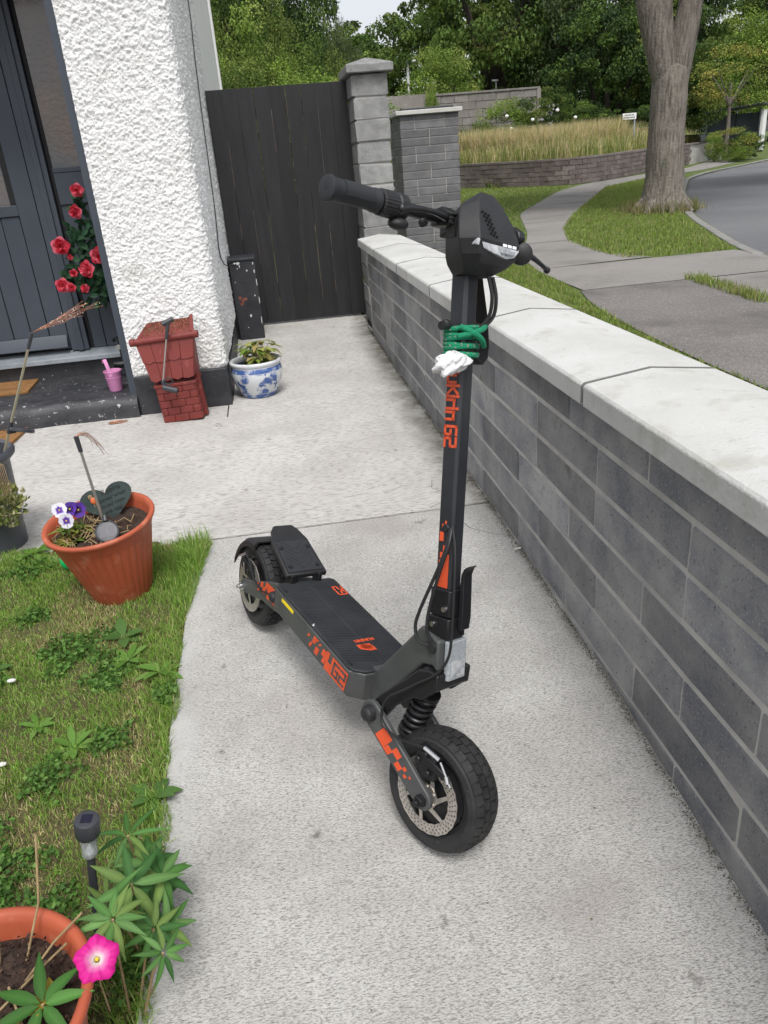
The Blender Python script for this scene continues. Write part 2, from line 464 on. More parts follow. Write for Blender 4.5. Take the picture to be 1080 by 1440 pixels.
def blades(P, ln, wd, tint, lean=.5, rg=rng, bend=.5):
    n = len(P)
    az = rg.uniform(0, 2*np.pi, n)
    h = np.stack([np.cos(az), np.sin(az), np.zeros(n)], 1)
    le = np.abs(rg.normal(0, lean, n))[:, None]
    ln = np.broadcast_to(ln, (n,))[:, None]; wd = np.broadcast_to(wd, (n,))[:, None]
    a2 = rg.uniform(0, 2*np.pi, n)
    sd_ = np.stack([np.cos(a2), np.sin(a2), np.zeros(n)], 1)
    up = np.array([[0, 0, 1.0]])
    d1 = unit(up+h*le*.6); d2 = unit(up*(1-bend*np.minimum(le, 1.2)*.7)+h*le*1.6)
    mid = P+d1*ln*.55; tip = mid+d2*ln*.5
    V = np.stack([P-sd_*wd*.5, P+sd_*wd*.5, mid-sd_*wd*.42, mid+sd_*wd*.42, tip], 1).reshape(-1, 3)
    i = np.arange(n)[:, None]*5
    F = np.concatenate([i+np.array([[0, 1, 3]]), i+np.array([[0, 3, 2]]), i+np.array([[2, 3, 4]])], 1).reshape(-1, 3)
    k = np.array([.75, .75, 1, 1, 1.08])
    return V, F, np.repeat(tint, 5, 0)

def pick(cols, n, rg=rng, var=.18):
    c = np.array(cols, float)
    t = c[rg.integers(0, len(c), n)]
    return t*(1+var*rg.normal(size=(n, 1))).clip(.4, 1.8)

def vnoise(nu, nv, cell, rg=rng):
    gu, gv = nu//cell+3, nv//cell+3
    g = rg.random((gu, gv))
    u = np.arange(nu)/cell; v = np.arange(nv)/cell
    iu, iv = u.astype(int), v.astype(int)
    fu, fv = u-iu, v-iv
    fu = fu*fu*(3-2*fu); fv = fv*fv*(3-2*fv)
    a = g[np.ix_(iu, iv)]; b = g[np.ix_(iu+1, iv)]; c = g[np.ix_(iu, iv+1)]; d = g[np.ix_(iu+1, iv+1)]
    fu = fu[:, None]; fv = fv[None, :]
    return (a*(1-fu)+b*fu)*(1-fv)+(c*(1-fu)+d*fu)*fv

def gridfaces(nu, nv):
    i = np.arange(nu-1)[:, None]*nv+np.arange(nv-1)[None, :]
    return np.stack([i, i+nv, i+nv+1, i+1], -1).reshape(-1, 4)

def inpoly(P, poly):
    x, y = P[:, 0], P[:, 1]
    r = np.zeros(len(P), bool)
    n = len(poly)
    for i in range(n):
        x0, y0 = poly[i]; x1, y1 = poly[(i+1) % n]
        c = ((y0 > y) != (y1 > y)) & (x < (x1-x0)*(y-y0)/((y1-y0) if y1 != y0 else 1e-9)+x0)
        r ^= c
    return r

def scatter(poly, n, rg=rng):
    p = np.array(poly); lo, hi = p.min(0), p.max(0); out = []
    tot = 0
    while tot < n:
        q = rg.uniform(lo, hi, (n*2, 2)); q = q[inpoly(q, poly)]
        out.append(q); tot += len(q)
        if len(q) == 0: break
    return np.concatenate(out)[:n]

# ground profile of the plot (drive falls gently towards the street side) and of the street beyond
_gy = [-3, 0, .84, 1.2, 1.54, 2.1, 2.7, 3.3, 3.9, 4.8, 6.2, 7.2, 12]
_gz = [-.36, -.165, -.09, -.057, -.025, -.006, .001, .007, .012, .022, .055, .07, .08]
def g(y): return np.interp(y, _gy, _gz)
def zt(y): return np.where(np.asarray(y) < 12, 0.0, .0125*(np.asarray(y)-12.0))
# ------------------------------------------------------------------ ground sheets
def sheet(name, x0, x1, y0, y1, m, dz=0, nx=8, ny=40, f=g, thick=.12, kind='structure'):
    b = MB()
    xs = np.linspace(x0, x1, nx); ys = np.linspace(y0, y1, ny)
    vs = [(x, y, float(f(y))+dz) for x in xs for y in ys]
    b.add(vs, [tuple(q) for q in gridfaces(nx, ny)])
    per = [(x, y0) for x in xs]+[(x1, y) for y in ys[1:]]+[(x, y1) for x in xs[::-1][1:]]+[(x0, y) for y in ys[::-1][1:-1]]
    n = len(per)
    b.add([(x, y, float(f(y))+dz) for x, y in per]+[(x, y, float(f(y))+dz-thick) for x, y in per], [(i, i+n, (i+1) % n+n, (i+1) % n) for i in range(n)])
    o = b.build(name, m)
    if kind: tag(o, kind=kind)
    return o
LX = -.405      # lawn / drive boundary
sheet('driveway', LX, .750, -1.2, 2.664, M['concrete'], ny=60)
def yard():
    b = MB()
    def quad(x0, x1, y0, y1, nx, ny):
        xs = np.linspace(x0, x1, nx); ys = np.linspace(y0, y1, ny)
        b.add([(x, y, float(g(y))) for x in xs for y in ys], [tuple(q) for q in gridfaces(nx, ny)])
    quad(-4, .75, 2.678, 4.236, 10, 16)
    quad(-.338, .75, 4.236, 6.86, 4, 20)
    for (p, q) in (((-4, 2.678), (.75, 2.678)), ((.75, 2.678), (.75, 6.86)), ((-.338, 4.236), (-4, 4.236)), ((-.338, 6.86), (-.338, 4.236))):
        b.add([(*p, float(g(p[1]))), (*q, float(g(q[1]))), (*q, float(g(q[1]))-.12), (*p, float(g(p[1]))-.12)], [(0, 1, 2, 3)])
    return tag(b.build('path', M['concrete2']), kind='structure')
yard()
tag(MB().add([(-.42, 2.662, .0015-.006), (.752, 2.662, -.0045), (.752, 2.680, -.0045), (-.42, 2.680, -.0045)], [(0, 1, 2, 3)]).build('slab_joint', M['jointgrey']), kind='structure')
sheet('step_apron', -4, -.346, 4.243, 4.56, M['concrete2'], ny=4, dz=-.001)
sheet('ground_base', -4.2, .76, -1.2, 6.9, M['soil'], dz=-.05, nx=3, ny=30)
sheet('back_garden_ground', -12, .95, 6.88, 40, M['turf'], nx=3, ny=6, f=lambda y: .062+0*y)

# street side: terrain, footpath, crossover, road (each its own sheet)
def strip(name, L, Rr, m, dz, n=60, cross=6, skirt=0):
    def res(P):
        P = np.array(P, float); s = np.concatenate([[0], np.cumsum(np.linalg.norm(np.diff(P, axis=0), axis=1))])
        t = np.linspace(0, s[-1], n)
        q = np.stack([np.interp(t, s, P[:, 0]), np.interp(t, s, P[:, 1])], 1)
        for _ in range(3): q[1:-1] = .25*q[:-2]+.5*q[1:-1]+.25*q[2:]
        return q
    A, B = res(L), res(Rr)
    vs = []
    for i in range(n):
        for k in range(cross):
            p = A[i]+(B[i]-A[i])*k/(cross-1); vs.append((p[0], p[1], float(zt(p[1]))+dz))
    b = MB().add(vs, [tuple(q) for q in gridfaces(n, cross)])
    if skirt:
        for E_ in (A, B):
            b.add([(p[0], p[1], float(zt(p[1]))+dz-(skirt if k else 0)) for p in E_ for k in (0, 1)], [(2*i, 2*i+1, 2*i+3, 2*i+2) for i in range(n-1)])
    o = b.build(name, m, smooth=True); tag(o, kind='structure')
    return o, A, B
KERB = [(4.65, -6), (4.75, 3), (5.3, 7.6), (5.75, 9.04), (6.76, 11.52), (7.6, 13.6), (9.6, 17.6), (12.77, 23.2), (14.72, 25.5), (17.35, 27.8), (21, 31.2), (27, 40)]
def smooth_line(P, n):
    P = np.array(P, float); s_ = np.concatenate([[0], np.cumsum(np.linalg.norm(np.diff(P, axis=0), axis=1))]); t = np.linspace(0, s_[-1], n)
    q = np.stack([np.interp(t, s_, P[:, 0]), np.interp(t, s_, P[:, 1])], 1)
    for _ in range(3): q[1:-1] = .25*q[:-2]+.5*q[1:-1]+.25*q[2:]
    return q
_k = smooth_line(KERB, 120)
def land(name, rows, dz=-.004):
    n = len(rows[0]); vs = [(x, y, float(zt(min(y, 70)))+dz) for r in rows for x, y in r]
    o = bpy.data.objects.new(name, npmesh(name, np.array(vs), gridfaces(len(rows), n), M['turf'])); col.objects.link(o); tag(o, kind='structure')
yy = np.linspace(-6, 40, 70)
land('terrain', [[(.93+(np.interp(y, _k[:, 1], _k[:, 0])+.02-.93)*t, y) for t in np.linspace(0, 1, 14)] for y in yy])
land('terrain', [[(x, y) for x in np.concatenate([np.linspace(.93, 60, 20), np.linspace(70, 400, 8)])] for y in np.concatenate([np.linspace(40, 70, 8), np.linspace(80, 600, 12)])])
land('verge', [[(np.interp(y+1.5, _k[:, 1], _k[:, 0])+7.4+.05*max(0, y+1.5)+dx, y) for dx in (0, 2, 6, 15, 40, 150, 370)] for y in np.linspace(-7.5, 40, 50)])
ys2 = np.linspace(40, 600, 30); xs2 = np.concatenate([np.linspace(-400, -20, 16), np.linspace(-12, .95, 4)])
V = np.array([(x, y, float(zt(min(y, 70)))-.02) for x in xs2 for y in ys2])
o = bpy.data.objects.new('field', npmesh('field', V, gridfaces(len(xs2), len(ys2)), M['turf'])); col.objects.link(o); tag(o, kind='structure')

PATHL = [(2.95, 7.12), (2.97, 8.3), (3.25, 10), (4.25, 12.66), (5.35, 16.56), (8.41, 22.48), (10.15, 24.9), (13.47, 27.5), (15.5, 28.6), (19, 33), (24, 42.5)]
PATHR = [(5.45, 8.75), (4.9, 8.80), (4.24, 8.97), (4.22, 9.8), (4.39, 11.2), (4.97, 12.97), (5.99, 15.17), (7.68, 18.37), (9.99, 22.68), (12.4, 25.0), (15.2, 26.8), (20.2, 31.8), (25.2, 41.8)]
strip('footpath', [(2.5, -6), (2.53, 4.6), (2.62, 5.56), (2.74, 6.77), (2.9, 7.1)], [(3.9, -6), (3.9, 3), (3.85, 5.86), (4.0, 7.08), (4.02, 7.1)], M['asphalt'], .004, n=30)
strip('crossover', [(3.905, -6), (3.905, 3), (3.86, 5.86), (4.03, 7.1)], [(4.64, -6), (4.72, 3), (5.05, 6.2), (5.2, 7.1)], M['pathgrey'], .002, n=30)
strip('crossover_slab', [(2.93, 7.112), (2.96, 8.0), (3.02, 8.75)], [(5.2, 7.112), (5.48, 8.1), (5.45, 8.74)], M['pathgrey'], .006, n=12)
def path_piece():
    L = [(3.03, 8.76)]+PATHL[2:]; Rr = [(4.5, 8.86)]+PATHR[2:]
    return strip('footpath', L, Rr, M['pathgrey'], .005, n=90)
path_piece()
# expansion joints across the path
PJ = MB(); a_, b_ = smooth_line([(3.03, 8.76)]+PATHL[2:], 90), smooth_line([(4.5, 8.86)]+PATHR[2:], 90)
for i in range(6, 60, 7):
    p, q = a_[i], b_[i]; d = unit(np.array([-(q-p)[1], (q-p)[0]]))*.012
    PJ.add([(*(p-d), float(zt(p[1]))+.0085), (*(q-d), float(zt(q[1]))+.0085), (*(q+d), float(zt(q[1]))+.0085), (*(p+d), float(zt(p[1]))+.0085)], [(0, 1, 2, 3)])
tag(PJ.build('path_joint', M['jointgrey']), kind='structure')
ro, RA, RB = strip('road', KERB, [(x+7.5+.05*max(0, y), y-1.5) for x, y in KERB], M['road'], -.055, n=120, cross=10)
# kerb: one long stone edge
def kerb():
    b = MB(); n = len(RA)
    pts = RA
    nor = np.stack([-(np.gradient(pts[:, 1])), np.gradient(pts[:, 0])], 1); nor = unit(nor)
    loops = []
    for i in range(n):
        x, y = pts[i]; z = float(zt(y)); nx_, ny_ = nor[i]
        up = .008 if y > 7.5 else -.03
        loops.append([(x+nx_*.0, y+ny_*.0, z-.12), (x+nx_*.0, y+ny_*.0, z+up), (x+nx_*.13, y+ny_*.13, z+up+.004), (x+nx_*.13, y+ny_*.13, z-.12)])
    kb = empty('kerb', (0, 0, 0)); kb['kind'] = 'structure'
    step_ = 2
    for i in range(0, n-1-step_, step_):
        L0 = loops[i:i+step_+1]
        d = np.array(L0[-1][0])-np.array(L0[0][0]); d = d/np.linalg.norm(d)*.006; dz = random.uniform(-.004, .004)
        L1 = [[tuple(np.array(p)+(d if q == 0 else -d if q == len(L0)-1 else 0)+np.array([0, 0, dz])) for p in l] for q, l in enumerate(L0)]
        MB().loft(L1).build('kerb_stone', M['kerb'], kb, bevel=.012)
kerb()
b = MB()
for (x0, y0, x1, y1) in ((20.5, 30.2, 27.5, 33.6), (16.8, 20.5, 17.0, 22)):
    d = unit(np.array([x1-x0, y1-y0])); nn = np.array([-d[1], d[0]])*.06
    b.add([(x0-nn[0], y0-nn[1], float(zt(y0))-.045), (x1-nn[0], y1-nn[1], float(zt(y1))-.045), (x1+nn[0], y1+nn[1], float(zt(y1))-.045), (x0+nn[0], y0+nn[1], float(zt(y0))-.045)], [(0, 1, 2, 3)])
tag(b.build('road_marking', M['linewhite']), kind='structure')

# ------------------------------------------------------------------ front garden wall of long grey blocks with a peaked coping
def block_mesh(name, lx, ly, lz, m, bev=.004, rough=0.0, rg=rng, sub=1):
    bm = bmesh.new(); bmesh.ops.create_cube(bm, size=1)
    bmesh.ops.scale(bm, vec=(lx, ly, lz), verts=bm.verts)
    bmesh.ops.bevel(bm, geom=bm.edges[:], offset=bev, segments=1, affect='EDGES')
    if rough:
        for v in bm.verts: v.co += Vector(rg.normal(0, rough, 3))
    me = bpy.data.meshes.new(name); bm.to_mesh(me); bm.free(); me.materials.append(m)
    return me
WX = .741
gw = empty('garden_wall', (WX+.11, 3.2, 0), 'low grey block garden wall with white peaked coping beside the drive', 'wall')
def inw(o, loc): o.parent = gw; o.location = (loc[0]-WX-.11, loc[1]-3.2, loc[2])
core = MB().box((WX+.0032, -.62, -.45), (WX+.212, 6.02, .690)).build('mortar_core', M['mortar']); inw(core, (0, 0, 0))
core.data.transform(Matrix.Translation((0, 0, 0)))
core.location = (-WX-.11, -3.2, 0)
bmeshes = [block_mesh('block', .214, .4462, .1045, M['block'], .005, .0009) for _ in range(6)]
hmeshes = [block_mesh('block', .214, .2215, .1045, M['block'], .004, .0012) for _ in range(2)]
ctop = .693
for r_ in range(9):
    zc = ctop-.058-r_*.1165
    off = [1.53, 1.327, 1.33, 1.517, 1.30, 1.53, 1.30, 1.5, 1.3][r_]*.926
    for k in range(-5, 13):
        y0 = off+k*.4505; yc = y0+.225
        if zc+.05 < float(g(yc))-.06: continue
        if y0 < -.63 or y0 > 5.95: continue
        if y0+.45 > 6.03:
            if y0+.22 > 6.05: continue
            o = bpy.data.objects.new('block', hmeshes[k % 2]); yc = y0+.112
        else: o = bpy.data.objects.new('block', bmeshes[(k+r_) % 6])
        col.objects.link(o); inw(o, (WX+.107+random.uniform(-.0008, .0008), yc, zc))
        o.rotation_euler = (random.uniform(-.002, .002), 0, random.uniform(-.0006, .0006))
# struck joints a little proud of nothing: recessed mortar is the core. coping stones
def coping(y0, y1):
    b = MB(); x0, xr, x1 = .686, .852, 1.018
    c = .004
    loops = []
    for y, s in ((y0+.0035, c), (y0+.0035+c, 0), (y1-.0035-c, 0), (y1-.0035, c)):
        loops.append([(x0+s, y, .694+s), (x0+s, y, .742-s), (x0+.006+s, y, .748-s), (xr, y, .768-s), (x1-.006-s, y, .748-s), (x1-s, y, .742-s), (x1-s, y, .694+s)])
    b.loft(loops)
    o = b.build('coping_stone', M['coping'], bevel=.003); o.parent = gw; o.location = (-WX-.11, -3.2, 0)
for y0, y1 in ((-.62, .15), (.15, .80), (.80, 1.655), (1.655, 2.52), (2.52, 3.40), (3.40, 4.27), (4.27, 5.15), (5.15, 6.03)):
    coping(y0, y1)
    if y0 > 0: jb = MB().loft([[(.6848, y, .70), (.6848, y, .7425), (.692, y, .7492), (.852, y, .7690), (1.012, y, .7492), (1.019, y, .7425), (1.019, y, .70)] for y in (y0-.0030, y0+.0030)]).build('joint', M['jointpale'], gw); jb.location = (-WX-.11, -3.2, 0)

# moss line and grit along the foot of the wall
P = np.stack([WX-.003-np.abs(rng.normal(0, .009, 5200)), rng.uniform(.3, 6.2, 5200), np.zeros(5200)], 1)
P[:, 2] = g(P[:, 1])+.0015
V, F, T = leaf_cards(P, rng.uniform(.002, .007, len(P)), rng.uniform(.002, .005, len(P)), D=None, tint=pick([(.07, .075, .035), (.12, .115, .08), (.06, .055, .045), (.16, .15, .13)], len(P)))
o = bpy.data.objects.new('wall_foot_moss', npmesh('moss', V, F, M['debris'], T)); col.objects.link(o); tag(o, kind='stuff', label='mossy grit along the foot of the grey block wall')

# ------------------------------------------------------------------ gate pillar
gp = empty('gate_pillar', (.92, 6.6, .05), 'tall pillar of rough grey blocks beside the black gate with peaked cap', 'pillar')
PB = [block_mesh('block', .262, .445, .142, M['pillarblock'], .007, .0045) for _ in range(5)]
n_ = 0
for k in range(12):
    z0 = .035+k*.1525
    o = bpy.data.objects.new('block', PB[k % 5]); col.objects.link(o); o.parent = gp
    o.location = (random.uniform(-.004, .004), 0.0, z0+.0735-.05); o.rotation_euler = (0, 0, random.uniform(-.012, .012))
c = MB().box((-.118, -.21, -.12), (.118, .21, 1.80)).build('mortar_core', M['mortarlight'], gp)
b = MB(); zz = 1.815; b.loft([[(-.175, -.27, zz), (.175, -.27, zz), (.175, .27, zz), (-.175, .27, zz)], [(-.175, -.27, zz+.055), (.175, -.27, zz+.055), (.175, .27, zz+.055), (-.175, .27, zz+.055)],
        [(-.01, -.12, zz+.105), (.01, -.12, zz+.105), (.01, .12, zz+.105), (-.01, .12, zz+.105)]])
b.build('cap', M['pillarblock'], gp, bevel=.006)

# ------------------------------------------------------------------ neighbour's brick pillar
bp = empty('brick_pillar', (1.76, 8.6, 0), 'neighbouring charcoal brick pillar with pale flat capping', 'pillar')
bl = [block_mesh('brick', .292, .10, .0675, M['brick'], .003, .0006) for _ in range(3)]
bs = [block_mesh('brick', .143, .10, .0675, M['brick'], .003, .0006) for _ in range(2)]
wdt, dpt = .585, .585
for k in range(22):
    zc = .038+k*.0765
    if zc > 1.66: break
    pr = (k//2) % 2
    sets = [(-.219, 0), (0.006, 1), (.231, 0)] if pr == 0 else [(-.147, 1), (.153, 1)]
    for side in range(4):
        for (px_, long_) in sets:
            o = bpy.data.objects.new('brick', bl[k % 3] if long_ else bs[k % 2]); col.objects.link(o); o.parent = bp
            dd = -dpt/2+.05
            q = [(px_, dd), (-dd, px_), (-px_, -dd), (dd, -px_)][side]
            if side in (1, 3) and abs(px_) > .14 and not long_ and pr == 0: q = (q[0], q[1]*.8)
            if side in (1, 3) and pr == 1: q = (q[0], q[1]*.6)
            o.location = (q[0], q[1], zc); o.rotation_euler = (0, 0, side*math.pi/2)
MB().box((-.285, -.285, -.1), (.285, .285, 1.655)).build('mortar_core', M['mortarlight'], bp)
MB().box((-.335, -.335, 1.66), (.335, .335, 1.70)).build('capping', M['capwhite'], bp, bevel=.006)
MB().box((-.26, -.26, 1.70), (.26, .26, 1.722)).build('slate_top', M['darkgrey'], bp, bevel=.004)

# ------------------------------------------------------------------ wooden gate
gt = empty('gate', (.24, 6.72, .06), 'tall black timber gate of vertical boards between house and pillar', 'gate')
xg = -.545
gm = []
for k in range(9):
    w = .121
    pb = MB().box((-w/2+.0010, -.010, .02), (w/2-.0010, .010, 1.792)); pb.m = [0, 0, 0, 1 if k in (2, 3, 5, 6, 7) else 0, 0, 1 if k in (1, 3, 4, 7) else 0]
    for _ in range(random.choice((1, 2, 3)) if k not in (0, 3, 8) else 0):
        za = random.uniform(.05, 1.5); pb.box((-w/2+.0011, -.0108, za), (-w/2+.0040, -.0096, min(1.78, za+random.uniform(.2, .9))), 1)  # pale strips on plank edges stand in for light between the boards
    me = pb.mesh('plank', [M['gate'], M['gaplight']])
    o = mobj('plank', me, gt, bevel=.002); o.location = (xg+w/2+k*w, random.uniform(-.0015, .0015), 0); o.rotation_euler = (0, random.uniform(-.0018, .0018), 0)
MB().box((-.545, .0105, .03), (-.29, .0118, 1.78)).build('backing_board', M['gate'], gt)
for z in (.22, .9, 1.58): MB().box((-.54, .012, z), (.54, .048, z+.12)).build('rail', M['gate'], gt, bevel=.003)
MB().box((-.56, -.03, -.06), (.56, .02, .0)).build('threshold_bar', M['kerb'], gt, bevel=.004)

# ------------------------------------------------------------------ house
hs_ = empty('house', (-1.0, 5.0, 0), 'white roughcast house front corner with dark door recess and black plinth', 'house')
def hb(name, b, m, **k):
    o = b.build(name, m, **k); o.parent = hs_; o.location = (1.0, -5.0, 0); return o
def roughcast():
    XL, YF, XC = -.852, 4.50, -.322
    rc = .05
    Lf = XC-XL-rc; La = rc*math.pi/2; Ls = 7.2-YF-rc
    u1 = np.arange(0, Lf+La+.5, .0041); u2 = np.arange(Lf+La+.5, Lf+La+Ls, .010)
    u = np.concatenate([u1, u2]); v = np.arange(.235, 2.75, .0043)
    nu, nv = len(u), len(v)
    n1 = vnoise(nu, nv, 5); n2 = vnoise(nu, nv, 3); n3 = vnoise(nu, nv, 2); n5 = vnoise(nu, nv, 2); n0 = vnoise(nu, nv, 24); n4 = rng.random((nu, nv))
    d = .0055*np.maximum(0, n1-.30)+.010*np.maximum(0, n2-.45)+.0075*np.maximum(n3, n5)**2+.0042*n4+.004*n0
    d[:, 0] *= .3; d[:, -1] *= .3
    ed = np.minimum(1, (v-.235)/.02); d = d*(.2+.8*ed[None, :])
    x = np.zeros(nu); y = np.zeros(nu); nx_ = np.zeros(nu); ny_ = np.zeros(nu)
    f = u <= Lf; x[f] = XL+u[f]; y[f] = YF; nx_[f] = 0; ny_[f] = -1
    a = (u > Lf) & (u <= Lf+La); t = (u[a]-Lf)/rc; x[a] = XC-rc+rc*np.sin(t); y[a] = YF+rc-rc*np.cos(t); nx_[a] = np.sin(t); ny_[a] = -np.cos(t)
    s = u > Lf+La; x[s] = XC; y[s] = YF+rc+(u[s]-Lf-La); nx_[s] = 1; ny_[s] = 0
    wob = .006*(vnoise(nu, nv, 60)-.5)
    dd = d+wob
    X = x[:, None]+nx_[:, None]*dd; Y = y[:, None]+ny_[:, None]*dd; Z = np.broadcast_to(v[None, :], (nu, nv))+.003*(n3-.5)
    me = npmesh('roughcast', np.stack([X, Y, Z], -1).reshape(-1, 3), gridfaces(nu, nv), M['render'], smooth=True)
    o = bpy.data.objects.new('roughcast_wall', me); col.objects.link(o); o.parent = hs_; o.location = (1.0, -5.0, 0)
roughcast()
hb('wall_core', MB().box((-.848, 4.512, -.1), (-.336, 7.2, 2.75)).box((-.9, 5.12, 2.4), (-.848, 7.2, 2.75)), M['render'])
hb('side_wall', MB().box((-3, 7.2, -.1), (-.328, 11.9, 4.2)), M['render'])
hb('corner_band', MB().box((-.36, 11.9, -.1), (-.30, 12.1, 4.2)), M['white'])
hb('wall_core', MB().box((-6, 4.5, -.1), (-2.2, 7.2, 2.75)).box((-2.2, 4.5, 2.32), (-.852, 5.25, 2.75)), M['render'])
hb('plinth', MB().box((-.852, 4.472, -.08), (-.318, 4.54, .242)).box((-.36, 4.54, -.08), (-.316, 6.2, .20)), M['blackpaint'], bevel=.008)
hb('reveal', MB().box((-.892, 4.503, .12), (-.853, 5.12, 2.32)), M['door'])
# step: worn black paint
def step():
    b = MB(); n = 60
    xs_ = np.linspace(-2.3, -.853, n); loops = []
    for i, x in enumerate(xs_):
        w = .006*math.sin(x*9)+.004*math.sin(x*23)
        loops.append([(x, 5.2, -.08), (x, 4.452+w*.5, -.08), (x, 4.448+w, .085), (x, 4.462+w, .125+w), (x, 4.50+w, .146+w*.5), (x, 4.62, .152), (x, 5.2, .156)])
    b.loft(loops)
    hb('step', b, M['stepblack'], smooth=True, angle=60)
step()
hb('riser', MB().box((-2.2, 5.085, .15), (-.893, 5.2, .252)), M['blackpaint'], bevel=.004)
hb('door_sill', MB().loft([[(x, 5.045, .254), (x, 5.16, .254), (x, 5.16, .318), (x, 5.115, .316), (x, 5.05, .283)] for x in (-2.2, -.955)]), M['sill'], bevel=.004)
D = 5.115
def dbox(x0, x1, z0, z1, y0=0.0, y1=.05): return MB().box((x0, D+y0, z0), (x1, D+y1, z1))
# fixed sidelight: post, frame, glass, lower panel
hb('door_frame', dbox(-1.01, -.9, .318, 2.32, -.02, .06).box((-1.172, D-.012, 1.345), (-1.01, D+.05, 1.372)).box((-1.172, D-.008, 1.17), (-1.01, D+.05, 1.345)), M['door'], bevel=.003)
hb('frame_post', dbox(-1.305, -1.196, .318, 2.32, -.022, .05).box((-1.262, D-.034, .318), (-1.226, D-.02, 2.32)).box((-1.196, D+.012, .318), (-1.172, D+.05, 2.32), 1), [M['door'], M['doordark']], bevel=.003)
gl = dbox(-1.172, -1.01, 1.372, 2.32, .016, .03); hb('sidelight_glass', gl, M['glassdoor'])
for k in range(2): hb('lower_panel_board', dbox(-1.172+k*.081, -1.093+k*.081, .318, 1.17, .004, .03), M['door'], bevel=.004)
# door leaf with tongue-and-groove boards, glazed panel
dl = dbox(-1.42, -1.312, .33, 2.3, -.006, .045).box((-2.16, D-.004, 2.16), (-1.42, D+.045, 2.3)).box((-2.16, D-.005, 1.13), (-1.42, D+.045, 1.19))
leaf_ = hb('front_door', dl, M['door'], bevel=.003)
for k in range(6):
    o = MB().box((-1.425-(k+1)*.108+.0015, D+.006, .40), (-1.425-k*.108-.0015, D+.03, 1.128)).build('board', M['door'], leaf_, bevel=.004)
o = MB().box((-2.0, D+.014, 1.19), (-1.455, D+.028, 2.16)).build('door_glass', M['glassdoor'], leaf_)
o = MB().box((-1.455, D+.004, 1.19), (-1.42, D+.03, 2.16)).build('glazing_bead', M['doordark'], leaf_)
o = MB().loft([[(x, D-.045, .345), (x, D, .345), (x, D, .42), (x, D-.014, .42), (x, D-.036, .375)] for x in (-2.15, -1.318)]).build('weather_bar', M['door'], leaf_, bevel=.003)
hb('porch_back', MB().box((-2.3, D+.06, .1), (-.85, D+.09, 2.4)), M['doordark'])
# black pier with chipped paint at the side of the house
pr_ = empty('pier', (-.2, 6.25, .05), 'waist-high black painted pier with chipped paint against the gate', 'pier')
MB().box((-.098, -.05, -.06), (.098, .22, .605)).build('body', M['pierblack'], pr_, bevel=.006)
MB().box((-.156, .0, -.06), (-.099, .22, .575)).build('return_panel', M['blackpaint'], pr_, bevel=.004)
MB().box((-.13, -.06, .606), (.102, .225, .624)).build('cap', M['darkgrey'], pr_, bevel=.003)
def chip(name, m, blobs):
    b = MB()
    for (x, z, rx, rz) in blobs:
        k = 9; pts = [(x+rx*(.75+.4*random.random())*math.cos(i*2*math.pi/k), z+rz*(.7+.5*random.random())*math.sin(i*2*math.pi/k)) for i in range(k)]
        b.prism(pts, lambda a, c_, d: (a, d, c_), -.0506, -.0512)
    o = b.build(name, m, pr_); o['kind'] = 'stuff'
chip('red_chips', M['chipred'], [(-.05, .33, .014, .014), (-.045, .29, .012, .018), (-.012, .32, .018, .012), (-.035, .305, .014, .012), (-.052, .30, .01, .008)])
_wc = chip('white_chips', M['chipwhite'], [(.012, .19, .008, .013), (-.055, .592, .012, .007), (-.03, .588, .014, .012), (-.022, .565, .004, .012), (.03, .53, .006, .008), (.082, .58, .004, .01), (.085, .52, .004, .016), (.092, .44, .003, .03), (.094, .3, .003, .03), (.065, .34, .005, .006), (.09, .15, .003, .03), (-.07, .45, .003, .004), (-.02, .1, .005, .003), (-.04, .55, .004, .005)])
# cable down the side wall
pts = [(-.303, 6.44, 2.75), (-.303, 6.3, 2.25), (-.302, 6.02, 1.994), (-.302, 5.80, 1.64), (-.302, 5.66, 1.295), (-.302, 5.53, 1.035), (-.302, 5.36, .90), (-.302, 5.28, .83), (-.302, 5.33, .77), (-.30, 5.6, .70), (-.29, 6.0, .645), (-.26, 6.2, .632)]
tag(MB().tube(pts, .0042, 8).build('wall_cable', M['cable'], smooth=True), 'thin black cable running down the white house wall to the pier', 'cable')
# ------------------------------------------------------------------ electric scooter (local axes: x forward, y to its left, z up; leaning on its stand)
E_ = Vector((.366, -.929, -.056)).normalized(); L_ = Vector((.900, .368, -.233)); L_ = (L_-E_*L_.dot(E_)).normalized(); U_ = E_.cross(L_)
SO = Vector((-.170, 2.041, .002))
sc = empty('electric_scooter', label='black and grey electric scooter with orange decals leaning on its stand', cat='electric scooter',
           mw=Matrix(((E_.x, L_.x, U_.x, SO.x), (E_.y, L_.y, U_.y, SO.y), (E_.z, L_.z, U_.z, SO.z), (0, 0, 0, 1))))
RK = R(12.68); AXV = np.array([-math.sin(RK), 0, math.cos(RK)]); FW = np.array([math.cos(RK), 0, math.sin(RK)]); A0 = np.array([.847, 0, .456])
RS = rotm((AXV[0], AXV[1], AXV[2]), R(12.76))
def st(p): return A0+RS@(np.asarray(p, float)-A0)            # turn the steered parts
def cys(c, y, s): return A0+c*FW+np.array([0, y, 0])+s*AXV   # stem coordinates: c forward, y left, s along the stem
def stc(p): return st(cys(*p))
WB, WR = .944, .127

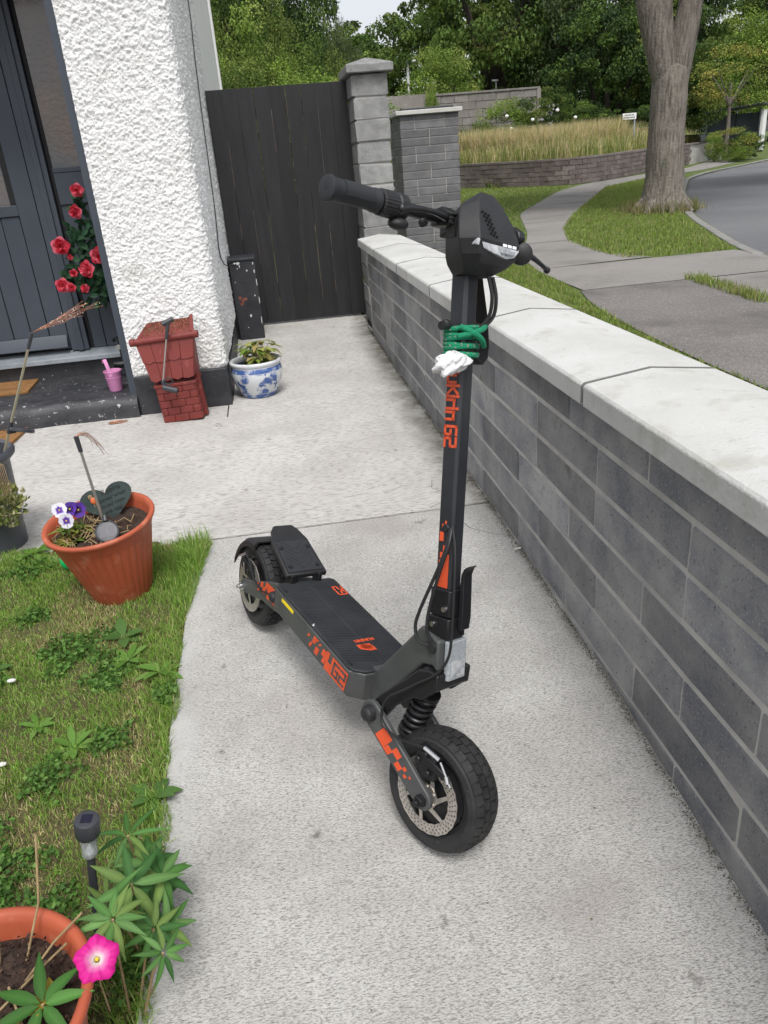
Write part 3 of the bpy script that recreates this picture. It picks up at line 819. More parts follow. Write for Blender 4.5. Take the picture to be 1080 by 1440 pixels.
def wheel(tf, name):
    w = empty(name); w.parent = sc
    b = MB(); n = 64
    def circ(prof): # profile (radius, y)
        return [[tf(np.array([r*math.cos(k*2*math.pi/n), y, r*math.sin(k*2*math.pi/n)])) for k in range(n)] for r, y in prof]
    prof = [(.086, -.030), (.100, -.0375), (.112, -.037), (.1195, -.030), (.1222, -.018), (.123, 0), (.1222, .018), (.1195, .030), (.112, .037), (.100, .0375), (.086, .030), (.082, 0), (.086, -.030)]
    b.loft(circ(prof), cap=False)
    K = 34
    for k in range(K):
        for (y0, y1, off, da, r0, r1) in ((-.0165, -.0015, 0, .30, .1222, .1272), (.0015, .0165, .5, .30, .1222, .1272), (-.0335, -.0185, .5, .32, .1185, .1258), (.0185, .0335, 0, .32, .1185, .1258)):
            a0 = (k+off)*2*math.pi/K-da*2*math.pi/K*1.35; a1 = (k+off)*2*math.pi/K+da*2*math.pi/K*1.35
            q = []
            ys_ = [(y0, y1)]
            for rr in (0, 1):
                for (a, y) in ((a0, y0), (a1+.02*(1 if off else -1), y0), (a1, y1), (a0+.02*(1 if off else -1), y1)):
                    out = abs(y) > .03
                    rad = (r1 if not out else r1-.006) if rr else (r0-.004 if not out else r0-.007)
                    q.append(tf(np.array([rad*math.cos(a), y*(1 if rr else 1.02), rad*math.sin(a)])))
            b.add(q, [(0, 3, 2, 1), (4, 5, 6, 7), (0, 1, 5, 4), (1, 2, 6, 5), (2, 3, 7, 6), (3, 0, 4, 7)])
    b.build('tyre', M['rubber'], w, smooth=True, angle=30)
    b = MB()
    b.loft(circ([(.088, -.031), (.083, -.029), (.078, -.024), (.075, -.012), (.075, .012), (.078, .024), (.083, .029), (.088, .031)]), cap=False)
    b.loft(circ([(.075, -.020), (.050, -.028), (.020, -.030), (.012, -.034)]), cap=False); b.loft(circ([(.075, .020), (.050, .028), (.020, .030), (.012, .034)]), cap=False)
    b.build('rim', M['blackmetal'], w, smooth=True, angle=50)
    # drilled, scalloped brake disc on the right side
    b = MB(); nr, na = 11, 126; yd = -.0475
    rad = np.linspace(.0575, .0800, nr)
    vs = []
    for side in (0, 1):
        for i in range(nr):
            for k in range(na):
                a = k*2*math.pi/na; rr = rad[i]+(.0007*math.sin(20*a) if i in (0, nr-1) else 0)
                vs.append(tf(np.array([rr*math.cos(a), yd+side*.002, rr*math.sin(a)])))
    fs = []
    def hole(i, k):
        k %= na
        return (i in (1, 2) and k % 3 == 0) or (i in (4, 5) and k % 3 == 1) or (i in (7, 8) and k % 3 == 2)
    for i in range(nr-1):
        for k in range(na):
            if i < nr-1 and hole(i, k): continue
            k2 = (k+1) % na
            for side in (0, 1):
                o_ = side*nr*na; f = (o_+i*na+k, o_+i*na+k2, o_+(i+1)*na+k2, o_+(i+1)*na+k); fs.append(f)
    for k in range(na):
        k2 = (k+1) % na
        for i in (0, nr-1): fs.append((i*na+k, i*na+k2, nr*na+i*na+k2, nr*na+i*na+k))
    b.add(vs, fs)
    for j in range(6):
        a = j*math.pi/3+.3; a2 = a+.62
        p0 = np.array([.022*math.cos(a), 0, .022*math.sin(a)]); p1 = np.array([.0615*math.cos(a2), 0, .0615*math.sin(a2)])
        d = unit(p1-p0); nn = np.array([-d[2], 0, d[0]])
        q = []
        for yy in (yd, yd+.002):
            for p, wv in ((p0, .0055), (p1, .0034)):
                for s in (1, -1): q.append(tf(p+nn*wv*s+np.array([0, yy, 0])))
        b.add(q, [(0, 1, 3, 2), (4, 6, 7, 5), (0, 2, 6, 4), (1, 5, 7, 3), (0, 4, 5, 1), (2, 3, 7, 6)])
    b.loft([[tf(np.array([r*math.cos(k*2*math.pi/40), y, r*math.sin(k*2*math.pi/40)])) for k in range(40)] for r, y in ((.027, yd+.002), (.027, yd-.001), (.016, yd-.001), (.016, yd+.002))], cap=False)
    for j in range(6):
        a = j*math.pi/3; b.cyl(tf(np.array([.0215*math.cos(a), yd-.004, .0215*math.sin(a)])), tf(np.array([.0215*math.cos(a), yd, .0215*math.sin(a)])), .0035, n=8)
    b.build('brake_disc', M['steel'], w)
    MB().cyl(tf(np.array([0, -.07, 0])), tf(np.array([0, .07, 0])), .008, n=16).build('axle', M['blackmetal'], w, smooth=True)
    return w
fa = 1.0
wheel(lambda p: st(np.array([WB, 0, WR])+rotm((0, 1, 0), .35)@p), 'front_wheel')
wheel(lambda p: np.array([0, 0, WR])+rotm((0, 1, 0), 1.1)@p, 'rear_wheel')

def capsule(p0, p1, r0, r1, n=9):
    p0, p1 = np.array(p0), np.array(p1); a = math.atan2(p1[1]-p0[1], p1[0]-p0[0]); out = []
    for k in range(n+1):
        t = a+math.pi/2+math.pi*k/n; out.append((p0[0]+r0*math.cos(t), p0[1]+r0*math.sin(t)))
    for k in range(n+1):
        t = a-math.pi/2+math.pi*k/n; out.append((p1[0]+r1*math.cos(t), p1[1]+r1*math.sin(t)))
    return out
XZ = lambda a, c, d: np.array([a, d, c])
# front swing arms with checker decal
PV, AXL = (.768, .222), (.948, .127)
for s in (-1, 1):
    arm = MB().prism(capsule(PV, AXL, .0275, .0225), XZ, s*.0665, s*.0545, tf=st).build('swing_arm', M['scootgrey'], sc, bevel=.0025)
    MB().cyl((PV[0], s*.066, PV[1]), (PV[0], s*.079, PV[1]), .019, .016, 16, tf=st).ball((PV[0], s*.079, PV[1]), .0158, 12, sc=(1, .45, 1), tf=st).build('pivot_cap', M['blackplastic'], arm, smooth=True)
    MB().cyl((AXL[0], s*.066, AXL[1]), (AXL[0], s*.080, AXL[1]), .0145, .012, 6, tf=st).cyl((AXL[0], s*.080, AXL[1]), (AXL[0], s*.087, AXL[1]), .007, .006, 10, tf=st).build('axle_nut', M['blackmetal'], arm, bevel=.001)
    if s < 0:
        d = unit(np.array(AXL)-np.array(PV)); nn = np.array([-d[1], d[0]])
        if nn[1] < 0: nn = -nn
        b = MB()
        def q(t0, t1, w0, w1, sk=0.0):
            P0 = np.array(PV)
            pts = [P0+d*t0+nn*w0, P0+d*t1+nn*(w0), P0+d*(t1+sk)+nn*w1, P0+d*(t0+sk)+nn*w1]
            b.prism([tuple(p) for p in pts], XZ, -.0666, -.0672, tf=st)
        q(.040, .072, -.020, .016, .004); q(.072, .090, -.020, -.002, .004)
        q(.090, .112, -.002, .0155, .002); q(.112, .130, -.017, -.002, .002); q(.131, .140, -.001, .008, .001); q(.142, .150, -.011, -.004, .001); q(.153, .159, .001, .006, 0)
        b.build('arm_decal', M['orange'], arm)
# fork crown (black) and shock
b = MB()
crown = [(.904, .384), (.908, .350), (.896, .338), (.884, .322), (.876, .312), (.868, .312), (.858, .308), (.815, .262), (.792, .215), (.770, .198), (.748, .206), (.745, .228), (.775, .270), (.822, .330), (.852, .372), (.880, .384)]
for (y0, y1) in ((-.051, -.040), (.040, .051)): b.prism(crown, XZ, y0, y1, tf=st)
cf = [(.904, .383), (.908, .351), (.896, .339), (.880, .322), (.850, .330), (.845, .362), (.862, .381)]
b.prism(cf, XZ, -.042, .042, tf=st)
b.build('fork_crown', M['blackmetal'], sc, bevel=.003)
sp = MB(); p0, p1 = np.array([.858, 0, .320]), np.array([.828, 0, .180]); pts = []
ax_ = unit(p1-p0); e1 = np.array([0, 1.0, 0]); e2 = np.cross(ax_, e1)
for k in range(6*18+1):
    t = k/(6*18); pts.append(p0+(p1-p0)*(.16+.70*t)+.0225*(math.cos(2*math.pi*6*t)*e1+math.sin(2*math.pi*6*t)*e2))
sp.tube(pts, .0047, 8, tf=st); sh = sp.build('shock_spring', M['blackmetal'], sc, smooth=True)
MB().cyl(p0, p1, .0125, n=14, tf=st).cyl(p0+(p1-p0)*.10, p0+(p1-p0)*.15, .027, n=18, tf=st).cyl(p0+(p1-p0)*.87, p0+(p1-p0)*.93, .027, n=18, tf=st).cyl((.828, -.05, .18), (.828, .05, .18), .009, n=12, tf=st).build('shock_body', M['blackplastic'], sc, smooth=True, angle=40)
# brake calliper with silver cable end
b = MB().prism([(.905, .232), (.955, .222), (.962, .178), (.930, .168), (.905, .190)], XZ, -.062, -.040, tf=st).prism([(.915, .225), (.985, .215), (.985, .200), (.915, .205)], XZ, -.066, -.058, tf=st)
for (x, z) in ((.915, .205), (.945, .19), (.93, .225)): b.cyl((x, -.070, z), (x, -.060, z), .007, n=10, tf=st)
cal = b.build('brake_calliper', M['blackmetal'], sc, bevel=.002)
MB().cyl((.968, -.064, .232), (1.003, -.062, .196), .0026, n=8, tf=st).cyl((.928, -.072, .243), (.965, -.066, .236), .0042, n=8, tf=st).cyl((.990, -.0655, .215), (.998, -.066, .203), .005, n=8, tf=st).build('brake_rod', M['chrome'], cal, smooth=True)

# neck and deck
MB().prism([(.675, .192), (.690, .186), (.735, .214), (.808, .318), (.850, .376), (.880, .388), (.897, .384), (.884, .446), (.823, .449)][::1]+[(.700, .268), (.676, .262)], XZ, -.033, .033).build('neck', M['scootgrey'], sc, bevel=.005, seg=3)
MB().cyl((.872, -.034, .428), (.872, -.040, .428), .0125, n=18).build('cable_grommet', M['blackplastic'], sc, smooth=True, angle=40)
dk = MB()
secs = []
for x, hw, z0, z1 in ((.232, .066, .192, .250), (.262, .088, .186, .254), (.665, .088, .182, .254), (.694, .058, .184, .254)):
    secs.append([(x, -hw, z1), (x, -hw, z0+.010), (x, -hw+.010, z0), (x, hw-.010, z0), (x, hw, z0+.010), (x, hw, z1)])
dk.loft(secs)
deck = dk.build('deck', M['scootgrey'], sc, bevel=.003)
def rrect(x0, x1, y0, y1, r, n=5):
    out = []
    for cx_, cy_, a0 in ((x1-r, y1-r, 0), (x0+r, y1-r, 90), (x0+r, y0+r, 180), (x1-r, y0+r, 270)):
        for k in range(n+1):
            a = R(a0+90*k/n); out.append((cx_+r*math.cos(a), cy_+r*math.sin(a)))
    return out
mt_ = MB()
mo = [(.262, -.086), (.660, -.086), (.676, -.080), (.692, -.056), (.694, .056), (.676, .080), (.660, .086), (.262, .086), (.250, .076), (.250, -.076)]
mt_.prism(mo, lambda a, c, d: np.array([a, c, d]), .2545, .2615)
dmat = mt_.build('deck_mat', M['mat'], sc, bevel=.002)
# chevron ribs of the mat as one relief piece
b = MB()
for k in range(52):
    for s in (-1, 1):
        x0 = .262+k*.0078
        p = [(x0, s*.004), (x0+.0034, s*.004), (x0+.0034-.022, s*.078), (x0-.022, s*.078)]
        if min(t[0] for t in p) < .256 or max(t[0] for t in p) > .672: continue
        b.add([(*t, .2616) for t in p]+[(*t, .2624) for t in p], [(4, 5, 6, 7), (0, 1, 5, 4), (1, 2, 6, 5), (2, 3, 7, 6), (3, 0, 4, 7)])
b.build('mat_ribs', M['mat'], dmat)
for x in (.30, .47, .655):
    for y in (-.078, .078): MB().cyl((x, y, .2612), (x, y, .2640), .0058, .0045, 10).build('screw', M['blackmetal'], dmat, smooth=True)
MB().cyl((.475, -.081, .2612), (.475, -.081, .2648), .005, .003, 10).build('silver_screw', M['chrome'], dmat)

# square stencil lettering: strokes on a 4 x 6 grid, drawn as bars
GL = {'K': [((0, 0), (0, 6)), ((0.3, 2.6), (3.6, 6)), ((.9, 3.0), (3.6, 0))], 'u': [((0, 4.2), (0, 0)), ((0, 0), (3, 0)), ((3, 0), (3, 4.2))], 'i': [((0, 0), (0, 4.0)), ((0, 5.4), (0, 6.1))],
      'r': [((0, 0), (0, 4.2)), ((0, 4.0), (2.4, 4.0))], 'n': [((0, 0), (0, 4.2)), ((0, 4.0), (3, 4.0)), ((3, 4.2), (3, 0))],
      'G': [((3.4, 6), (0, 6)), ((0, 6), (0, 0)), ((0, 0), (3.4, 0)), ((3.4, 0), (3.4, 3)), ((3.4, 3), (1.7, 3))], '2': [((0, 6), (3.4, 6)), ((3.4, 6), (3.4, 3)), ((3.4, 3), (0, 3)), ((0, 3), (0, 0)), ((0, 0), (3.4, 0))],
      'I': [((0, 0), (0, 6))], 'R': [((0, 0), (0, 6)), ((0, 6), (3, 6)), ((3, 6), (3, 3)), ((3, 3), (0, 3)), ((1.2, 3), (3.2, 0))], 'N': [((0, 0), (0, 6)), ((0, 6), (3, 6)), ((3, 6), (3, 0))], 'U': [((0, 6), (0, 0)), ((0, 0), (3, 0)), ((3, 0), (3, 6))]}
ADV = {'i': 1.5, 'r': 3.6, ' ': 1.6, 'I': 1.6, 'G': 5.0, '2': 5.0}
def lettering(text, fn, h, w, t=1.05):
    """fn(u, v, d): u along the text, v up; h, w unit sizes"""
    b = MB(); x = 0
    for ch in text:
        for (p0, p1) in GL.get(ch, []):
            p0, p1 = np.array(p0, float), np.array(p1, float); d = unit(p1-p0); nn = np.array([-d[1], d[0]])*t*.5
            ex = d*(t*.5 if abs(d[0]*d[1]) < 1e-6 else 0)
            q = [p0-ex-nn, p1+ex-nn, p1+ex+nn, p0-ex+nn]
            b.add([fn((x+a[0])*w, a[1]*h, 0) for a in q]+[fn((x+a[0])*w, a[1]*h, 1) for a in q], [(0, 3, 2, 1), (4, 5, 6, 7), (0, 1, 5, 4), (1, 2, 6, 5), (2, 3, 7, 6), (3, 0, 4, 7)])
        x += ADV.get(ch, 4.4)
    return b, x*w
# deck side decal: G2 in an orange box and loose checks
YS = -.0881
def sidebox(b, x0, x1, z0, z1, sk=.008):
    b.prism([(x0, z0), (x1, z0), (x1+sk, z1), (x0+sk, z1)], XZ, YS, YS-.0006)
b = MB()
for (x0, x1, z0, z1) in ((.588, .662, .196, .246), (.560, .588, .196, .221), (.560, .575, .221, .246), (.540, .560, .221, .240), (.545, .560, .205, .221), (.505, .522, .205, .226), (.490, .505, .226, .246), (.505, .515, .238, .246), (.475, .485, .208, .222), (.462, .470, .228, .238), (.522, .53, .235, .243)):
    sidebox(b, x0, x1, z0, z1)
b.build('side_decal', M['orange'], deck)
b, _ = lettering('G2', lambda u_, v_, d: np.array([.602+u_+v_*.2, YS-.0008-.0005*d, .205+v_]), .0054, .0064)
b.build('side_lettering', M['scootgrey'], deck)
MB().prism([(.305, .238), (.375, .238), (.376, .247), (.306, .247)], XZ, YS, YS-.0012).build('yellow_strip', M['yellow'], deck)
# deck lettering (reads from the rear): G2 and a flaming badge over KUKIRIN
b, _ = lettering('G2', lambda u_, v_, d: np.array([.350-u_, .080-v_, .2625+.0004*d]), .0042, .0052)
b.build('deck_lettering', M['orange'], dmat)
b, _ = lettering('KUKIRIN', lambda u_, v_, d: np.array([.568+v_, .030-u_, .2625+.0004*d]), .0016, .0021, 1.2)
for k in range(9):
    x0 = .588+.006*(k % 3); y0 = -.012+.0062*(k//3)*1.2
    b.prism([(x0, y0-.014), (x0+.008, y0-.010), (x0+.006+.014, y0+.012), (x0+.002, y0+.006)], lambda a, c, d: np.array([a, c, d]), .2625, .2629)
b.build('deck_badge', M['orange'], dmat)
# rear foot plate, mudguard, rear arms, tail light
PT = lambda a, c, d: np.array([.262-a*math.cos(R(19))+d*math.sin(R(19)), c, .288+a*math.sin(R(19))+d*math.cos(R(19))])
poly = [(0, -.060), (0, .060), (.135, .054), (.178, .040), (.196, .028), (.196, -.028), (.178, -.040), (.135, -.054)]
fp = MB().prism(poly, PT, -.016, 0).build('foot_plate', M['blackplastic'], sc, bevel=.004)
MB().prism([(.010, -.052), (.010, .052), (.128, .047), (.128, -.047)], PT, .0005, .0022).build('plate_pad', M['mat'], fp, bevel=.001)
b = MB()
for k in range(5):
    for s in (-1, 1):
        a0 = .02+k*.018; b.prism([(a0, s*.003), (a0+.006, s*.003), (a0+.046, s*.038), (a0+.040, s*.038)][::s], PT, .0023, .0032)
b.build('pad_ribs', M['mat'], fp)
for a0 in (.028, .100):
    for c0 in (-.040, .040): MB().cyl(PT(a0, c0, .001), PT(a0, c0, .0048), .0062, n=12).build('bolt', M['blackmetal'], fp, smooth=True, angle=40)
b = MB()
for c0 in (-.040, .040): b.prism([(.245, .195), (.262, .195), (.262, .285), (.23, .295), (.16, .325), (.15, .312), (.22, .28)], XZ, c0-.006, c0+.006)
b.cyl((.252, -.03, .262), (.252, -.03, .286), .008, n=10).cyl((.252, .03, .262), (.252, .03, .286), .008, n=10)
b.build('plate_bracket', M['blackmetal'], sc, bevel=.002)
b = MB(); loops = []
for a in np.linspace(R(88), R(166), 14):
    ro_ = .136; loops.append([(ro_*math.cos(a), y*wv, WR+ro_*math.sin(a)+dz) for (y, wv, dz) in ((-.048, 1, -.022), (-.048, 1, -.004), (-.036, 1, .006), (.036, 1, .006), (.048, 1, -.004), (.048, 1, -.022), (.045, 1, -.022), (.034, 1, .002), (-.034, 1, .002), (-.045, 1, -.022))])
b.loft(loops); b.build('rear_mudguard', M['blackplastic'], sc, smooth=True, angle=40)
for s in (-1, 1):
    arm = MB().prism([(-.020, .115), (-.012, .107), (.018, .112), (.14, .150), (.205, .158), (.255, .168), (.262, .185), (.258, .240), (.22, .244), (.165, .222), (.06, .172), (-.012, .146), (-.022, .134)], XZ, s*.0665, s*.0555).build('rear_arm', M['scootgrey'], sc, bevel=.0025)
    MB().cyl((0, s*.066, WR), (0, s*.080, WR), .013, .011, 6).cyl((0, s*.080, WR), (0, s*.087, WR), .007, .006, 10).build('axle_nut', M['chrome'] if s < 0 else M['blackmetal'], arm, bevel=.001)
    MB().cyl((.228, s*.066, .208), (.228, s*.081, .208), .0175, .0155, 16).ball((.228, s*.081, .208), .0152, 12, sc=(1, .45, 1)).build('pivot_cap', M['blackplastic'], arm, smooth=True)
    if s < 0:
        b = MB(); Y0 = -.0667
        for (x0, x1, z0, z1) in ((.165, .212, .172, .218), (.150, .165, .195, .216), (.133, .150, .172, .194), (.118, .133, .185, .203), (.100, .112, .164, .178), (.095, .104, .180, .190), (.212, .225, .172, .190)):
            b.prism([(x0, z0), (x1, z0+.003), (x1+.005, z1+.003), (x0+.005, z1)], XZ, Y0, Y0-.0006)
        b.build('arm_decal', M['orange'], arm)
b = MB().prism([(-.035, .205), (.02, .20), (.03, .165), (-.01, .16), (-.04, .175)], XZ, -.062, -.040)
b.cyl((-.02, -.066, .19), (-.02, -.056, .19), .007, n=10).cyl((.01, -.066, .18), (.01, -.056, .18), .006, n=10)
c2 = b.build('brake_calliper', M['blackmetal'], sc, bevel=.002)
MB().cyl((-.045, -.068, .205), (-.005, -.066, .232), .0032, n=8).cyl((-.01, -.068, .2), (-.002, -.066, .165), .003, n=8).build('brake_rod', M['chrome'], c2, smooth=True)
MB().tube([(-.005, -.066, .232), (.03, -.07, .225), (.08, -.072, .19), (.14, -.071, .18), (.20, -.07, .20), (.25, -.06, .225)], .0028, 8).build('rear_brake_cable', M['cable'], sc, smooth=True)
MB().tube([(.46, .06, .184), (.445, .10, .12), (.44, .135, .040)], .0065, 10).cyl((.44, .13, .034), (.44, .15, .034), .010, n=10).build('kickstand', M['blackmetal'], sc, smooth=True)

# stem, hinge, latch, reflector
def octs(c0, c1, hw, ch): return [(c0+ch, -hw), (c1-ch, -hw), (c1, -hw+ch), (c1, hw-ch), (c1-ch, hw), (c0+ch, hw), (c0, hw-ch), (c0, -hw+ch)]
stem = MB().loft([[stc((c, y, s)) for c, y in octs(-.010-.001*k, .030+.001*k, .0190, .006)] for k, s in ((0, .080), (0, .775))]).build('stem', M['stemmetal'], sc, bevel=.0012)
hg = MB().loft([[stc((c, y, s)) for c, y in octs(-.016, .038, .0245, .004)] for s in (.029, .083)]).loft([[stc((c, y, s)) for c, y in octs(-.017, .040, .0265, .004)] for s in (-.014, .0265)])
hg = hg.build('folding_hinge', M['blackmetal'], sc, bevel=.002)
for (c, s) in ((-.002, .010), (.026, .046)): MB().cyl(stc((c, -.0245, s)), stc((c, -.031, s)), .0062, .0055, 14).build('bolt', M['chrome'], hg, smooth=True, angle=40)
MB().loft([[stc((c, y, s)) for c, y in ((.0415+k, -.004), (.0415+k, .022), (.0475+k+tt, .022), (.0475+k+tt, -.004))] for (s, k, tt) in ((.004, .0, .004), (.03, .001, .006), (.09, .001, .004), (.115, .003, .001), (.128, .009, 0), (.134, .017, -.002))]).build('latch_lever', M['blackmetal'], sc, bevel=.0015)
rf = MB().loft([[stc((c, y, s)) for c, y in octs(.030, .046, .0275, .004)] for s in (-.098, -.018)]).build('front_reflector', M['reflector'], sc, bevel=.002)
MB().loft([[stc((c, y, s)) for c, y in ((.0462, -.020), (.0470, -.020), (.0470, .020), (.0462, .020))] for s in (-.092, -.058)]).build('reflector_pad', M['lens'], rf)
# stem lettering down the right side and orange block at the foot
YT = -.0191
def onstem(u_, v_, d): return stc((-.0025+v_, YT-.0005*d, .5165-u_))
b, tw = lettering('KuKirin G2', onstem, .0046, .00447, 1.15)
b.build('stem_lettering', M['orange'], stem)
b = MB()
def sq(c0, c1, s0, s1): b.add([stc((c, YT-d*.0005, s)) for d in (0, 1) for c, s in ((c0, s0), (c1, s0), (c1, s1), (c0, s1))], [(0, 3, 2, 1), (4, 5, 6, 7), (0, 1, 5, 4), (1, 2, 6, 5), (2, 3, 7, 6), (3, 0, 4, 7)])
for a_ in ((-.001, .024, .086, .140), (.008, .024, .140, .154), (.001, .008, .144, .156), (.008, .016, .158, .170), (.018, .024, .162, .176), (-.002, .008, .178, .196), (.003, .008, .204, .212), (.010, .014, .213, .219)): sq(*a_)
b.build('stem_decal', M['orange'], stem)
b = MB()
for s in (.682, .701): b.cyl(stc((.012, -.0188, s)), stc((.012, -.0225, s)), .0058, .005, 6)
b.build('stem_bolts', M['blackmetal'], stem)
MB().cyl(stc((.012, -.0188, .205)), stc((.012, -.0215, .205)), .0085, .007, 14).build('stem_grommet', M['blackplastic'], stem, smooth=True, angle=40)

# cables
def cab(name, pts, r=.0036, parent=sc, steps=6):
    P = [np.array(p, float) for p in pts]; out = []
    for i in range(len(P)-1):
        a, b_, c, d = P[max(0, i-1)], P[i], P[i+1], P[min(len(P)-1, i+2)]
        for k in range(steps):
            t = k/steps; out.append(.5*((2*b_)+(-a+c)*t+(2*a-5*b_+4*c-d)*t*t+(-a+3*b_-3*c+d)*t**3))
    out.append(P[-1])
    return MB().tube(out, r, 8).build(name, M['cable'], parent, smooth=True)
S_ = lambda L: [st(p) for p in L]
cab('cable', S_([(.826, -.020, .662), (.838, -.035, .625), (.836, -.045, .575), (.822, -.05, .491), (.820, -.05, .452), (.836, -.048, .427)])+[np.array((.865, -.036, .428))], .0036)
cab('cable', S_([(.828, -.020, .665), (.842, -.035, .635), (.842, -.043, .579), (.840, -.045, .501), (.846, -.045, .458)])+[np.array((.868, -.036, .438))], .0036)
cab('cable', S_([(.829, -.020, .668), (.858, -.032, .63), (.882, -.040, .567), (.906, -.043, .473), (.912, -.046, .426), (.898, -.053, .386), (.866, -.058, .350), (.838, -.068, .318), (.811, -.073, .286), (.804, -.074, .25), (.820, -.075, .224), (.862, -.075, .222), (.886, -.075, .230), (.930, -.072, .243)]), .0028)

# handlebar
hbz = .770
VD = unit(np.array([-.609, .779, .150]))          # direction of the swept-back right-hand end
HB0 = np.array([-.006, .190, .745])
def hpt(side, c, y, dz):
    """point on the handle: side -1 straight, side +1 swept back; y distance along the bar"""
    if side < 0: return stc((c, -y, hbz+dz))
    e2_ = unit(np.cross(VD, (0, 0, 1))); e3_ = np.cross(e2_, VD); return stc(HB0+VD*(y-.190)+(-e2_)*(-c)+e3_*dz)
bar = MB().tube([stc((0, y, hbz)) for y in np.linspace(-.328, .06, 10)]+[stc((-.001, .13, .762)), stc(HB0), stc(HB0+VD*.05), stc(HB0+VD*.11)], .0112, 14).build('handlebar', M['blackmetal'], sc, smooth=True)
MB().loft([[stc((c, y, s)) for c, y in octs(-.024, .026, .026, .006)] for s in (.745, .790)]).build('bar_clamp', M['blackmetal'], sc, bevel=.003)
for s in (-1, 1):
    loops = []
    ex_ = .028 if s < 0 else 0
    prof = [(.304, .006), (.304, .0172), (.3025, .0196), (.297, .0199), (.293, .0182), (.280, .0174), (.25, .0170), (.225, .0172), (.208, .0176), (.205, .0192), (.197, .0192), (.195, .0165), (.195, .0112)]
    def ring(y, r, n=24): return [hpt(s, r*math.cos(k*2*math.pi/n), y+ex_, r*math.sin(k*2*math.pi/n)) for k in range(n)]
    gp_ = MB().loft([ring(y, r) for y, r in prof]).build('grip', M['grip'], sc, smooth=True, angle=45)
    MB().loft([ring(.3045, .0028), ring(.3042, .0028)]).build('grip_plug', M['blackplastic'], gp_)
    # raised thumb pad on the grip
    MB().loft([[hpt(s, .0186*math.cos(a), y+ex_, .0186*math.sin(a)) for a in np.linspace(R(-25), R(80), 8)]+[hpt(s, .0160*math.cos(a), y+ex_, .0160*math.sin(a)) for a in np.linspace(R(80), R(-25), 8)] for y in (.212, .222, .268, .276)]).build('grip_pad', M['grip'], gp_, smooth=True, angle=30)
    # ribbed throttle ring / switch body
    def ribring(y, r, n=48): return [hpt(s, (r+.0008*(k % 2))*math.cos(k*2*math.pi/n), y+ex_, (r+.0008*(k % 2))*math.sin(k*2*math.pi/n)) for k in range(n)]
    tr = MB().loft([ribring(.192, .017), ribring(.190, .0205), ribring(.160, .0215), ribring(.157, .019)]).build('throttle_ring', M['blackplastic'], sc)
    MB().loft([ring(.158, .0195), ring(.155, .0225), ring(.136, .0215), ring(.130, .014)]).build('ring_housing', M['blackplastic'], sc, smooth=True, angle=40)
    # brake lever
    lp = [(.020, .075, .766), (.030, .09, .765), (.043, .13, .764), (.048, .165, .762), (.048, .195, .758), (.044, .208, .755)]
    if s > 0: lp = [(.012, .165, .744), (.024, .18, .738), (.030, .195, .730), (.031, .215, .723), (.030, .230, .718), (.030, .234, .7165)]
    lv = MB().tube([stc((c, s*y, q_)) for c, y, q_ in lp], [.008, .0078, .0062, .0056, .0056, .0050], 10, flat=.8).ball(stc((lp[-1][0], s*lp[-1][1], lp[-1][2])), .0075, 10).build('brake_lever', M['blackmetal'], sc, smooth=True)
    y0 = .045 if s < 0 else .13
    MB().loft([[stc((c, s*(y0+y), q_)) for c, q_ in ((-.016, .756), (.026, .754), (.034, .762), (.030, .776), (.010, .788), (-.014, .785))] for y in (0, .03 if s < 0 else .02)]).build('lever_clamp', M['blackmetal'], sc, bevel=.003)
# switch and bell under the throttle ring
MB().ball(stc((.004, -.176, .742)), .0155, 16, sc=(1.1, 1.2, .7)).build('bell', M['blackplastic'], sc, smooth=True)
MB().cyl(stc((.026, -.140, .750)), stc((.030, -.140, .744)), .008, n=14).build('horn_button', M['blackplastic'], sc, smooth=True, angle=40)
for k, (dy, dz) in enumerate(((0, 0), (.0, .010), (0, -.010))):
    cab('cable', [stc(p) for p in ((.030, -.078, .766+dz*.6), (.034, -.055, .764+dz), (.026, -.03, .760+dz), (.02, -.005, .752+dz))], .0028)

# headlight pod
def pod(s, cf, yf, cs, ysd, cb, yb):
    k_ = min(1, max(0, (s-.746)/.071)); sb, ss = s-.040*k_, s-.016*k_
    return [stc(p) for p in ((cf, -yf, s), (cf, yf, s), (cs, ysd, ss), (cb, yb, sb), (cb, -yb, sb), (cs, -ysd, ss))]
lv_ = [(.676, .050, .022, .036, .036, .004, .030), (.692, .074, .042, .050, .056, .002, .044), (.705, .084, .052, .054, .066, .002, .050), (.730, .0875, .057, .052, .074, .004, .054), (.746, .083, .055, .050, .074, .004, .054), (.772, .073, .047, .044, .067, .004, .052), (.799, .061, .034, .036, .056, .0, .048), (.817, .051, .018, .030, .036, -.004, .040), (.8175, .045, .012, .030, .020, .004, .020)]
hd = MB().loft([pod(*q_) for q_ in lv_]).build('headlight_pod', M['blackplastic'], sc, bevel=.0022, angle=19)
MB().loft([[stc(p) for p in ((.006, -.040, s), (.006, .040, s), (-.030, .034, s-.008), (-.030, -.034, s-.008))] for s in (.752, .774)]).build('display', M['blackplastic'], hd, bevel=.004)
for s_ in (-1, 1): MB().loft([[stc(p) for p in ((c, s_*(yy-.004), s0), (c, s_*yy, s0), (c, s_*yy, s1), (c, s_*(yy-.004), s1))] for (c, yy, s0, s1) in ((.006, .0560, .738, .772), (.042, .0730, .733, .766))]).build('side_opening', M['ink'], hd)
